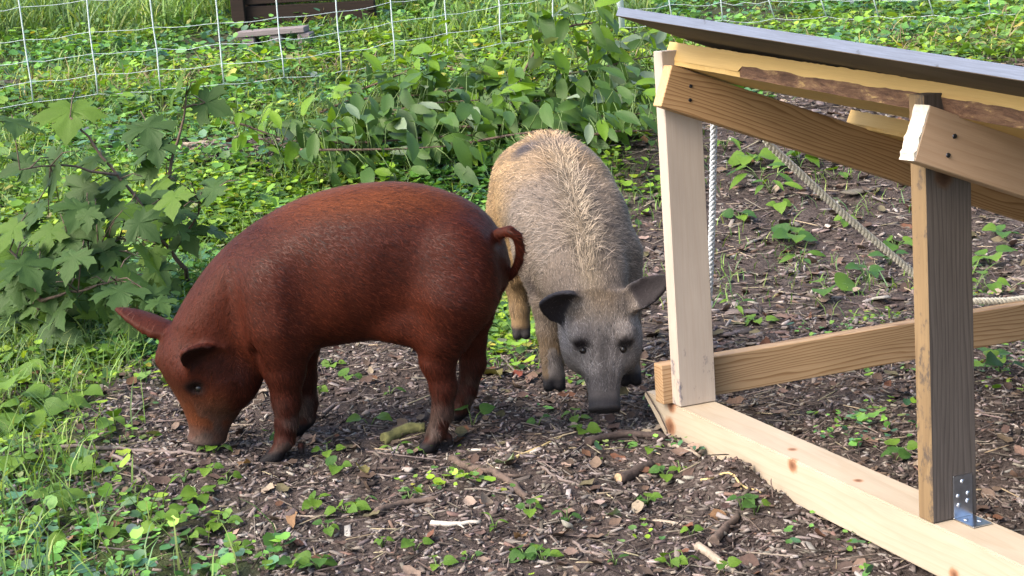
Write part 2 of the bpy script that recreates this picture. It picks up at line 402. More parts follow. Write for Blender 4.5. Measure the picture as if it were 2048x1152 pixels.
part('purlin', slab(1.5, .13, .036, lambda t: 0, 6), None, frame_roof((-.035, 1.25, w2+.003)))
# roof sheet
rf = box_mesh('roof_sheet', .0, 1.52, -.135, 1.42, 0, .019, .001)
rf.materials.append(M_PLYE); rf.materials.append(M_PLYU)
for f in rf.polygons:
    if f.normal.z < -.7: f.material_index = 1
fall = -.092
ax0 = frame_roof((-.005, .026, w0+.0045+.064))
part('roof_sheet', rf, None, ax0)
# steel angle bracket on the old post
br = empty('bracket'); br.parent = sh; br.matrix_local = Matrix.Translation((.8885, .048, .0015))
bpy.data.objects.remove(br)
bm = bmesh.new()
prof = [(.0005, .075), (.0005, .0008), (.052, .0008), (.052, .003), (.0034, .003), (.0030, .0034), (.0030, .075)]
f = bm.faces.new([bm.verts.new((a, 0, c)) for a, c in prof]); r = bmesh.ops.extrude_face_region(bm, geom=[f])
for v in r['geom']:
    if isinstance(v, bmesh.types.BMVert): v.co.y += .038
bmesh.ops.recalc_face_normals(bm, faces=bm.faces[:]); bmesh.ops.bevel(bm, geom=bm.edges[:], offset=.0004, segments=1, affect='EDGES')
me = bpy.data.meshes.new('angle_bracket'); bm.to_mesh(me); bm.free()
br = part('angle_bracket', me, M_ZINC, Matrix.Translation((.8872, .040, .0006)))
def dome(r, h):
    bm = bmesh.new(); bmesh.ops.create_uvsphere(bm, u_segments=10, v_segments=6, radius=r)
    for v in bm.verts: v.co.z *= h/r
    me = bpy.data.meshes.new('screw'); bm.to_mesh(me); bm.free(); return me
dm = dome(.0042, .0022)
for (yy, zz) in ((.018, .064), (.009, .040), (.029, .042), (.028, .029), (.010, .024)):
    part('screw', dm, M_ZINC, Matrix.Translation((.0032, yy, zz)) @ Matrix.Rotation(R(90), 4, 'Y'), br)
for (xx, yy) in ((.018, .012), (.034, .027)): part('screw', dm, M_ZINC, Matrix.Translation((xx, yy, .0032)), br)
# fence staple / bolt with wing on the skid end
V = []; F = []
def addt(pts, rad, n=8):
    v, f = tube_data(pts, rad, n); o_ = len(V); V.extend(v); F.extend([tuple(i+o_ for i in q) for q in f])
addt([(0, 0, 0), (0, 0, .012), (0, 0, .020)], [.011, .011, .006]); addt([(0, 0, .018), (0, 0, .036)], .004)
addt([(0, 0, .024), (.010, -.004, .030), (.014, -.006, .042)], [.004, .005, .003]); addt([(0, 0, .024), (-.010, .004, .030), (-.014, .006, .042)], [.004, .005, .003])
part('wing_bolt', mesh_from('wing_bolt', V, F), M_ZINC, Matrix.Translation((-.125, .022, 0)))

# ropes
M_ROPEW = plain('white_rope', (.74, .78, .82), .8, nscale=300, var=.15)
M_ROPET = plain('tan_rope', (.66, .63, .53), .85, nscale=300, var=.3)
def rope(name, pts, r, mt, label, pitch=.034):
    """three-strand twisted rope through world points"""
    P = np.array([list(p) for p in pts]); d = np.r_[0, np.cumsum(np.linalg.norm(np.diff(P, axis=0), axis=1))]
    n = int(d[-1]/.0035); s = np.linspace(0, d[-1], n); Q = np.stack([np.interp(s, d, P[:, k]) for k in range(3)], 1)
    root = empty(name, pts[0]); V0 = Vector(pts[0])
    T = np.gradient(Q, axis=0); T /= np.linalg.norm(T, axis=1)[:, None]
    A = np.cross(T, [.2, .9, .3]); A /= np.linalg.norm(A, axis=1)[:, None]; B = np.cross(T, A)
    for k in range(3):
        ph = 2*math.pi*(s/pitch)+k*2*math.pi/3
        W = Q+(A*np.cos(ph)[:, None]+B*np.sin(ph)[:, None])*r*.52-np.array(V0)
        tube('strand', W, r*.62, mt, root, 6)
    return tag(root, label, 'rope')
def shp(u, v, w_): return Vector(SH_R @ np.array([u, v, w_])+SH_O)
rope('rope', [shp(-.06, .150, .655), shp(-.062, .150, .60), shp(-.07, .140, .40), shp(-.075, .128, .25), shp(-.08, .122, .192)], .0075, M_ROPEW, 'white twisted rope hanging straight down behind the pale post')
rope('rope', [shp(-.09, .285, .585), shp(-.1, .306, .547), shp(-.1, .50, .362), shp(-.1, .696, .191), shp(-.1, .85, .105), shp(-.085, .95, .094), shp(-.06, 1.15, .093)], .0085, M_ROPET, 'tan twisted rope slanting from brown rafter down to the rail')

# ------------------------------------------------------------------ pigs (implicit surfaces -> one continuous mesh each)
def herm(xs, ys, n=240):
    xs = np.array(xs, float); ys = np.array(ys, float); o = np.argsort(xs); xs = xs[o]; ys = ys[o]
    mS = np.gradient(ys, xs); q = np.linspace(xs[0], xs[-1], n)
    i = np.clip(np.searchsorted(xs, q)-1, 0, len(xs)-2); h = xs[i+1]-xs[i]; t = (q-xs[i])/h
    r = (2*t**3-3*t*t+1)*ys[i]+(t**3-2*t*t+t)*h*mS[i]+(-2*t**3+3*t*t)*ys[i+1]+(t**3-t*t)*h*mS[i+1]
    return q, r
class Field:
    def __init__(s, lo, hi, h):
        s.lo = np.array(lo, np.float32); s.h = h
        s.n = np.ceil((np.array(hi)-np.array(lo))/h).astype(int)+1
        ax = [s.lo[k]+h*np.arange(s.n[k], dtype=np.float32) for k in range(3)]; s.ax = ax
        s.f = np.full(s.n, .2, np.float32)
    def box(s, lo, hi):
        a = np.clip(np.floor((np.array(lo)-s.lo)/s.h).astype(int), 0, s.n); b_ = np.clip(np.ceil((np.array(hi)-s.lo)/s.h).astype(int)+1, 0, s.n)
        sl = tuple(slice(a[k], b_[k]) for k in range(3))
        return sl, np.meshgrid(*[s.ax[k][sl[k]] for k in range(3)], indexing='ij', copy=False)
    def add(s, sl, d, k):
        a = s.f[sl]; hh = np.clip(.5+.5*(a-d)/k, 0, 1); s.f[sl] = a*(1-hh)+d*hh-k*hh*(1-hh)
    def sub(s, sl, d, k):
        a = s.f[sl]; d = -d; hh = np.clip(.5-.5*(a-d)/k, 0, 1); s.f[sl] = a*(1-hh)+d*hh+k*hh*(1-hh)
    def cone(s, a, b, ra, rb, k=.03, sub=False, flat=None):
        a = np.array(a, np.float32); b = np.array(b, np.float32); R_ = max(ra, rb)+k+.01
        sl, (x, y, z) = s.box(np.minimum(a, b)-R_, np.maximum(a, b)+R_)
        ab = b-a; px, py, pz = x-a[0], y-a[1], z-a[2]
        t = np.clip((px*ab[0]+py*ab[1]+pz*ab[2])/float(ab@ab+1e-9), 0, 1)
        d = np.sqrt((px-t*ab[0])**2+(py-t*ab[1])**2+(pz-t*ab[2])**2)-(ra+(rb-ra)*t)
        (s.sub if sub else s.add)(sl, d, k)
    def chain(s, pts, k=.03, k0=None):
        for i in range(len(pts)-1):
            s.cone(pts[i][:3], pts[i+1][:3], pts[i][3], pts[i+1][3], k if i or k0 is None else k0)
    def ell(s, c, r, axes=None, k=.02, sub=False):
        c = np.array(c); r = np.array(r); R_ = r.max()+k+.01
        sl, (x, y, z) = s.box(c-R_, c+R_); q = [x-c[0], y-c[1], z-c[2]]
        if axes is not None: q = [q[0]*ax[0]+q[1]*ax[1]+q[2]*ax[2] for ax in axes]
        k0 = np.sqrt((q[0]/r[0])**2+(q[1]/r[1])**2+(q[2]/r[2])**2); k1 = np.sqrt((q[0]/r[0]**2)**2+(q[1]/r[1]**2)**2+(q[2]/r[2]**2)**2)+1e-6
        (s.sub if sub else s.add)(sl, k0*(k0-1)/k1, k)
    def loft(s, o, A, B, Cc, t, fr_, bk, hw, k=.03, p=2.2, ext=.25):
        """A along, B 'front/top' direction, Cc lateral"""
        o = np.array(o); tl = max(t)
        ends = np.array([o+np.array(A)*min(t), o+np.array(A)*tl]); R_ = max(max(fr_), max(bk), max(hw))+.05
        sl, (x, y, z) = s.box(ends.min(0)-R_, ends.max(0)+R_)
        x = x-o[0]; y = y-o[1]; z = z-o[2]
        a = x*A[0]+y*A[1]+z*A[2]; b_ = x*B[0]+y*B[1]+z*B[2]; c = x*Cc[0]+y*Cc[1]+z*Cc[2]
        q, f_ = herm(t, fr_); _, k_ = herm(t, bk); _, w_ = herm(t, hw)
        F_ = np.interp(a, q, f_); K_ = np.interp(a, q, k_); W_ = np.interp(a, q, w_)
        ctr = (F_-K_)/2; rb = np.maximum((F_+K_)/2, .004); W_ = np.maximum(W_, .004)
        d = ((np.abs(b_-ctr)/rb)**p+(np.abs(c)/W_)**p)**(1/p)-1; d = d*np.minimum(rb, W_)
        d = np.maximum(d, np.maximum(min(t)-a, a-tl)); s.add(sl, d.astype(np.float32), k)
    def ear(s, base, L, Wd, Nn, length, width, th=.0045, cup=6.0, curl=.8, k=.012):
        s.ears = getattr(s, 'ears', [])+[(np.array(base), np.array(L), np.array(Wd), np.array(Nn), length, width, cup, curl)]
        """L along, Nn the hollow side's normal, Wd across"""
        base = np.array(base); e = base+np.array(L)*length; R_ = width+.03
        sl, (x, y, z) = s.box(np.minimum(base, e)-R_, np.maximum(base, e)+R_)
        x = x-base[0]; y = y-base[1]; z = z-base[2]
        a = x*L[0]+y*L[1]+z*L[2]; b_ = x*Wd[0]+y*Wd[1]+z*Wd[2]; c = x*Nn[0]+y*Nn[1]+z*Nn[2]
        t = a/length; tt = np.clip(t, -.1, 1)
        wd = width*np.interp(tt, [-.1, 0, .25, .5, .75, .92, 1.0], [.55, .68, .95, .9, .62, .28, .04])
        cc = c-cup*b_*b_*(1-.45*tt)-curl*length*np.clip(tt, 0, 1)**2*.25
        thk = th*(1.5-.7*np.clip(tt, 0, 1))
        dx = np.maximum(np.abs(b_)-wd, 0); dt = np.maximum(np.maximum(t-1, -.12-t), 0)*length
        inside = np.maximum(np.abs(cc)*.75-thk, np.abs(b_)-wd)
        d = np.where((dx > 0) | (dt > 0), np.sqrt(dx**2+dt**2+np.maximum(np.abs(cc)*.75-thk, 0)**2), np.maximum(inside, np.abs(cc)*.75-thk))
        s.add(sl, d.astype(np.float32), k)
    def ear_mask(s, V):
        out = np.zeros(len(V)); hol = np.zeros(len(V))
        for (b0, L, Wd, Nn, ln, wd, cup, curl) in getattr(s, 'ears', []):
            q = V-b0; a = q@L; b_ = q@Wd; c = q@Nn; t = np.clip(a/ln, 0, 1); cc = c-cup*b_*b_*(1-.45*t)-curl*ln*t*t*.25
            m_ = sstep(.10, .28, a/ln)*(a < ln*1.1)*(np.abs(b_) < wd*1.25)*(np.abs(cc) < .02); out = np.maximum(out, m_)
            hol = np.maximum(hol, m_*sstep(.0005, .0025, cc)*(np.abs(b_) < wd*.86))
        return out, hol
    def mesh(s):
        f = s.f; n = f.shape; ins = f < 0
        c = [f[i:n[0]-1+i, j:n[1]-1+j, k:n[2]-1+k] for i in (0, 1) for j in (0, 1) for k in (0, 1)]
        cnt = sum((q < 0).astype(np.int8) for q in c); act = (cnt > 0) & (cnt < 8); cells = np.argwhere(act)
        vid = np.full(act.shape, -1, np.int64); vid[act] = np.arange(len(cells))
        vals = np.stack([q[act] for q in c], 1); offs = np.array([(i, j, k) for i in (0, 1) for j in (0, 1) for k in (0, 1)], float)
        acc = np.zeros((len(cells), 3)); num = np.zeros(len(cells))
        for a in range(8):
            for b_ in range(a+1, 8):
                if np.abs(offs[a]-offs[b_]).sum() != 1: continue
                va, vb = vals[:, a], vals[:, b_]; cr = (va < 0) != (vb < 0); t = np.where(cr, va/(va-vb+1e-12), 0)
                acc += np.where(cr[:, None], offs[a]+(offs[b_]-offs[a])*t[:, None], 0); num += cr
        V = s.lo+(cells+acc/num[:, None])*s.h; F = []
        for ax in range(3):
            o1, o2 = [(1, 2), (2, 0), (0, 1)][ax]
            sa = [slice(None)]*3; sb = [slice(None)]*3; sa[ax] = slice(0, -1); sb[ax] = slice(1, None)
            A_, B_ = ins[tuple(sa)], ins[tuple(sb)]
            for flip in (False, True):
                e = np.argwhere((A_ & ~B_) if not flip else (~A_ & B_)); e = e[(e[:, o1] > 0) & (e[:, o2] > 0) & (e[:, o1] < act.shape[o1]) & (e[:, o2] < act.shape[o2])]
                d1 = np.zeros(3, int); d1[o1] = 1; d2 = np.zeros(3, int); d2[o2] = 1
                q = [e-d1-d2, e-d2, e, e-d1]; q = [vid[tuple(k.T)] for k in q]
                if flip: q = q[::-1]
                F.append(np.stack(q, 1))
        F = np.concatenate(F); F = F[(F >= 0).all(1)]
        # relax
        E_ = np.concatenate([F[:, [0, 1]], F[:, [1, 2]], F[:, [2, 3]], F[:, [3, 0]]])
        for lam in (.5, -.45, .5, -.45):
            sm = np.zeros_like(V); ct_ = np.zeros(len(V))
            for (i, j) in ((0, 1), (1, 0)):
                for d in range(3): sm[:, d] += np.bincount(E_[:, i], V[E_[:, j], d], len(V))
                ct_ += np.bincount(E_[:, i], minlength=len(V))
            V = V+lam*(sm/np.maximum(ct_, 1)[:, None]-V)
        return V, F
def nrm(v): v = np.array(v, float); return v/np.linalg.norm(v)
def vert_normals(V, F):
    fn = np.cross(V[F[:, 2]]-V[F[:, 0]], V[F[:, 3]]-V[F[:, 1]]); n = np.zeros_like(V)
    for k in range(4):
        for d in range(3): n[:, d] += np.bincount(F[:, k], fn[:, d], len(V))
    return n/np.maximum(np.linalg.norm(n, axis=1), 1e-9)[:, None]
def mixm(col, c, mk): return col*(1-mk[:, None])+np.array(c)*mk[:, None]
def blob(V, c, r): return np.clip(1-np.linalg.norm((V-np.array(c))/np.array(r), axis=1), 0, 1)
def hair_mesh(V, F, col, n, length, flow, width, lift, mask=None, wob=.35, bright=1.0):
    """short tapered bristles lying along flow"""
    fc = V[F].mean(1); ar = np.linalg.norm(np.cross(V[F[:, 2]]-V[F[:, 0]], V[F[:, 3]]-V[F[:, 1]]), axis=1)
    NV = vert_normals(V, F)
    if mask is not None: ar = ar*mask(fc)
    fi = rng.choice(len(F), n, p=ar/ar.sum()); wq = rng.dirichlet((1, 1, 1, 1), n)
    P = (V[F[fi]]*wq[:, :, None]).sum(1); Nn = (NV[F[fi]]*wq[:, :, None]).sum(1); Nn /= np.linalg.norm(Nn, axis=1)[:, None]
    cc = (col[F[fi]]*wq[:, :, None]).sum(1)*(np.where(rng.random(n) < .3, rng.uniform(.15, .4, n), rng.uniform(.6, 1.75, n))[:, None])*bright
    D = flow(P)+rng.normal(0, wob, (n, 3)); D -= Nn*(D*Nn).sum(1)[:, None]; D /= np.maximum(np.linalg.norm(D, axis=1), 1e-6)[:, None]
    L = length*rng.uniform(.5, 1.3, n)[:, None]; Sd = np.cross(Nn, D); wd = width*rng.uniform(.7, 1.3, n)[:, None]
    p0 = P-Nn*.001; p1 = P+D*L*.5+Nn*L*lift*.75; p2 = P+D*L+Nn*L*lift*.8
    VV = np.stack([p0-Sd*wd, p0+Sd*wd, p1+Sd*wd*.8, p1-Sd*wd*.8, p2], 1).reshape(-1, 3)
    b0 = np.arange(n)[:, None]*5
    FF = np.concatenate([b0+np.array([[0, 1, 2]]), b0+np.array([[0, 2, 3]]), b0+np.array([[3, 2, 4]])])
    return VV, FF, np.repeat(cc, 5, axis=0)
def pig_mat(name, rough, spec, sheen):
    m, nt, b = mat(name); a = N(nt, 'ShaderNodeVertexColor'); a.layer_name = 'Col'; tc = N(nt, 'ShaderNodeTexCoord')
    h = noise(nt, tc.outputs['Object'], 260, 4, .65); g = noise(nt, tc.outputs['Object'], 14, 4, .6)
    col = mixc(nt, .6, mixc(nt, 1.0, a.outputs[0], (.86, .86, .86), 'MULTIPLY'), ramp(nt, h, [(.3, (.62, .6, .6)), (.7, (1.3, 1.28, 1.25))]).outputs[0], 'MULTIPLY')
    col = mixc(nt, .5, col, ramp(nt, g, [(.3, (.75, .72, .7)), (.7, (1.2, 1.18, 1.15))]).outputs[0], 'MULTIPLY')
    nt.links.new(col, b.inputs['Base Color']); b.inputs['Roughness'].default_value = rough; b.inputs['Specular IOR Level'].default_value = spec
    b.inputs['Sheen Weight'].default_value = sheen; b.inputs['Sheen Roughness'].default_value = .4
    wr = noise(nt, scaled(nt, tc.outputs['Object'], (34, 34, 16)), 1.0, 5, .6, .6); ad = N(nt, 'ShaderNodeMath', operation='MULTIPLY_ADD'); nt.links.new(wr, ad.inputs[0]); ad.inputs[1].default_value = 2.2; nt.links.new(h, ad.inputs[2])
    bump(nt, b, ad.outputs[0], .35, .004); return m
M_EYE = plain('dark_eye', (.008, .006, .006), .28, nscale=20, var=.1, bs=0)
M_HAIRR = attr_mat('red_bristle', .45, .18); M_HAIRT = attr_mat('tan_bristle', .55, .35)

def finish_pig(name, fld, origin, label, colour, pm, hairs, hm, eyes):
    V, F = fld.mesh(); col = colour(V); org = np.array(origin)
    root = empty(name, origin)
    body = link('body', fast_mesh('body', V-org, F, col, True, [pm]), None, root)
    hv, hf, hc = [], [], []; o_ = 0
    for hkw in hairs:
        a, b_, c = hair_mesh(V, F, col, **hkw); hv.append(a); hf.append(b_+o_); hc.append(c); o_ += len(a)
    link('hair', fast_mesh('hair', np.concatenate(hv)-org, np.concatenate(hf), np.concatenate(hc), False, [hm]), None, root)
    for (c, r) in eyes:
        bm = bmesh.new(); bmesh.ops.create_uvsphere(bm, u_segments=16, v_segments=10, radius=r); me = bpy.data.meshes.new('eye'); bm.to_mesh(me); bm.free()
        for p in me.polygons: p.use_smooth = True
        e = link('eye', me, M_EYE, root); e.location = Vector(c)-Vector(origin)
    return tag(root, label, 'pig')

# --- red pig, side on, head down to the left
def red_pig():
    H = .0045; g = Field((-.90, 2.95, -.02), (.06, 3.40, .62), H); yc = 3.165
    tx = [.000, .008, .026, .050, .080, .14, .226, .29, .376, .442, .51, .578, .636, .686, .725, .755, .775]
    top = [.395, .432, .470, .502, .526, .556, .577, .579, .571, .555, .527, .487, .440, .384, .330, .278, .245]
    bot = [.375, .345, .318, .290, .262, .246, .246, .240, .233, .226, .214, .196, .176, .168, .174, .190, .215]
    hw = [.010, .042, .074, .098, .114, .128, .140, .147, .147, .142, .134, .124, .112, .100, .085, .062, .03]
    g.loft((0, yc, 0), (-1, 0, 0), (0, 0, 1), (0, 1, 0), tx, top, [-q for q in bot], hw, .02, 2.15)
    for s_, yo in ((-1, 3.085), (1, 3.245)):
        n = s_ < 0
        # shoulder and ham masses
        g.ell((-.500, yc+s_*.098, .345), (.078, .056, .120), None, .03)
        g.ell((-.118, yc+s_*.086, .385), (.092, .066, .120), None, .03)
        if n:
            g.chain([(-.500, 3.085, .29, .062), (-.497, 3.078, .205, .044), (-.499, 3.078, .135, .0305), (-.503, 3.078, .085, .0240), (-.511, 3.078, .045, .0235)], .012, .05)
            g.chain([(-.511, 3.068, .045, .017), (-.532, 3.063, .016, .0155), (-.556, 3.058, .005, .012)], .008); g.chain([(-.511, 3.086, .045, .017), (-.530, 3.092, .016, .0155), (-.550, 3.096, .005, .012)], .008)
            g.chain([(-.135, 3.085, .33, .080), (-.155, 3.08, .26, .058), (-.168, 3.078, .205, .039), (-.160, 3.078, .145, .0285), (-.166, 3.078, .085, .0225), (-.183, 3.078, .04, .0225)], .012, .05)
            g.chain([(-.183, 3.068, .04, .016), (-.200, 3.064, .015, .0150), (-.220, 3.060, .005, .012)], .008); g.chain([(-.183, 3.087, .04, .016), (-.198, 3.092, .015, .0150), (-.214, 3.096, .005, .012)], .008)
            g.cone((-.478, 3.078, .03), (-.476, 3.076, .014), .008, .006, .008); g.cone((-.156, 3.078, .03), (-.154, 3.076, .014), .008, .006, .008)
        else:
            g.chain([(-.490, 3.245, .29, .06), (-.487, 3.25, .205, .046), (-.484, 3.252, .13, .030), (-.482, 3.252, .07, .0245), (-.489, 3.252, .035, .0225)], .012, .05)
            g.chain([(-.489, 3.252, .035, .0225), (-.508, 3.252, .010, .019)], .012)
            g.chain([(-.095, 3.245, .33, .080), (-.100, 3.25, .26, .056), (-.102, 3.252, .20, .038), (-.098, 3.252, .14, .0285), (-.118, 3.252, .075, .0235), (-.136, 3.252, .035, .0215)], .012, .05)
            g.chain([(-.136, 3.252, .035, .0215), (-.160, 3.252, .010, .019)], .012)
    # flank fold and belly
    g.ell((-.225, 3.09, .285), (.07, .05, .04), None, .04)
    # head, turned a little to the camera
    ps = R(26); nf = nrm((-math.cos(ps), -math.sin(ps), .13)); A = nrm((-.13, -.05, -1)); A = nrm(A-nf*(A@nf)); Cc = np.cross(nf, A)
    if Cc[1] > 0: Cc = -Cc            # lateral, towards the camera
    o = np.array((-.658, 3.150, .285))
    t = [0, .035, .075, .115, .155, .190, .220, .238, .252]
    fr_ = [.060, .092, .104, .092, .070, .053, .043, .041, .040]
    bk = [.075, .105, .118, .112, .090, .064, .046, .040, .034]
    hw = [.060, .082, .090, .086, .070, .053, .045, .043, .042]
    g.loft(o, A, nf, Cc, t, fr_, bk, hw, .035, 2.25)
    # snout disc rim, brow, cheeks
    sn = o+A*.252
    g.ell(sn-A*.004+nf*.004, (.012, .043, .041), (A, nf, Cc), .008)
    for sg in (1, -1):
        g.ell(o+A*.075+nf*.062+Cc*sg*.060, (.030, .022, .026), (A, nf, Cc), .03)     # brow
        g.ell(o+A*.10+nf*(-.03)+Cc*sg*.066, (.06, .055, .034), (A, nf, Cc), .04)     # jowl
        g.ell(o+A*.112+nf*.052+Cc*sg*.079, (.012, .013, .012), (A, nf, Cc), .008, True)  # socket
        g.cone(o+A*.101+nf*.055+Cc*sg*.062, o+A*.106+nf*.030+Cc*sg*.078, .006, .006, .007); g.cone(o+A*.122+nf*.056+Cc*sg*.058, o+A*.122+nf*.032+Cc*sg*.073, .005, .005, .007)
        g.cone(sn+nf*.010+Cc*sg*.016+A*.01, sn+nf*.010+Cc*sg*.016-A*.006, .007, .006, .004, True)
    g.cone(sn-nf*.035-A*.012+Cc*.05, sn-nf*.045-A*.075+Cc*.075, .003, .003, .006, True)   # mouth line
    # ears
    eN = o+A*.030+nf*.012+Cc*.074; L = nrm(nf*.66+Cc*.50-A*.34); Nn = A*.55+np.array((.1, -.85, 0)); Nn = nrm(Nn-L*(Nn@L)); Wd = np.cross(L, Nn)
    g.ear(eN, L, Wd, Nn, .118, .054, .0048, 10, .9, .015)
    eF = o+A*.022+nf*.055-Cc*.070; L = nrm(nf*.62-Cc*.52-A*.30); Wd = nrm(np.cross(L, nrm(-A*.9+nf*.2))); Nn = np.cross(Wd, L); Nn = Nn if Nn @ A > 0 else -Nn
    g.ear(eF, L, Wd, Nn, .155, .043, .0048, 9, .5, .015)
    # curled tail
    g.chain([(-.045, 3.155, .415, .016), (-.036, 3.135, .445, .0135), (-.020, 3.115, .463, .012), (.002, 3.105, .470, .0112), (.017, 3.105, .458, .0106), (.0225, 3.115, .428, .010), (.018, 3.128, .398, .0095), (.006, 3.14, .372, .009), (-.004, 3.15, .356, .007)], .004, .012)
    # folds
    g.ell((-.425, 3.000, .33), (.022, .012, .10), None, .05, True); g.ell((-.600, 3.035, .32), (.015, .010, .06), None, .05, True)
    g.cone((-.205, 3.012, .25), (-.228, 3.02, .285), .006, .004, .025, True); g.cone((-.548, 3.06, .15), (-.552, 3.05, .25), .007, .005, .012, True)
    g.cone((-.040, 3.10, .30), (-.022, 3.15, .38), .004, .004, .02, True)
    g.cone((-.545, 3.035, .21), (-.545, 3.05, .34), .006, .004, .02, True)
    g.ell((-.235, 3.00, .33), (.025, .012, .08), None, .05, True)
    base = np.array((.051, .0102, .0044))
    def colour(V):
        c = np.tile(base, (len(V), 1)); n1 = vnoise(V[:, 0]*9, V[:, 2]*9+V[:, 1]*5, 5)
        c = mixm(c, (.026, .0056, .0036), np.clip(n1*1.2-.35, 0, 1)*.7)
        c = mixm(c, (.150, .043, .013), sstep(.50, .57, V[:, 2])*.6)  # warm rim highlight along the top of the back, painted into the coat
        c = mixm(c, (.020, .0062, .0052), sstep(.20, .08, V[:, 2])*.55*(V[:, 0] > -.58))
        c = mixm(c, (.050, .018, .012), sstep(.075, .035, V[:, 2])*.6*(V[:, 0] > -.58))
        a = (V-o) @ A; inh = sstep(-.60, -.64, V[:, 0])
        c = mixm(c, (.125, .042, .018), sstep(.09, .19, a)*inh*.7)
        c = mixm(c, (.060, .036, .029), sstep(.198, .225, a)*inh*.8)
        c = mixm(c, (.050, .036, .035), sstep(.240, .252, a)*inh)
        mud = sstep(.52, .72, vnoise(V[:, 0]*38, V[:, 2]*38+V[:, 1]*30, 77))*np.maximum(sstep(.16, .05, V[:, 2])*.7, inh*sstep(.12, .2, a)*.55); c = mixm(c, (.060, .046, .040), mud)
        ear, hol = g.ear_mask(V); c = mixm(c, (.022, .007, .006), hol*.8)
        c = mixm(c, (.012, .011, .013), sstep(.036, .020, V[:, 2])*(V[:, 0] > -.58))
        for sg in (1, -1): c = mixm(c, (.020, .009, .008), np.clip(blob(V, o+A*.112+nf*.056+Cc*sg*.080, .030)*2.2, 0, 1))
        return np.clip(c, 0, 1)
    def flow(P):
        D = np.tile(np.array((.75, 0, -.55)), (len(P), 1)); low = P[:, 2] < .22; D[low] = (.15, 0, -1)
        hd = P[:, 0] < -.6; D[hd] = -A*.8-nf*.1+np.array((.2, 0, 0)); return D
    eyes = [(o+A*.112+nf*.043+Cc*sg*.0685, .0098) for sg in (1, -1)]
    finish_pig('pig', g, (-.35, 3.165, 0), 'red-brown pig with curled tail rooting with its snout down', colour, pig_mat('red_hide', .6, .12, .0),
               [dict(n=42000, length=.019, flow=flow, width=.0004, lift=.09, mask=lambda p: (p[:, 2] > .045)*np.where(p[:, 0] < -.62, .45, 1.0)*(1-.7*g.ear_mask(p)[0]), wob=.22, bright=1.2)], M_HAIRR, eyes)
red_pig()

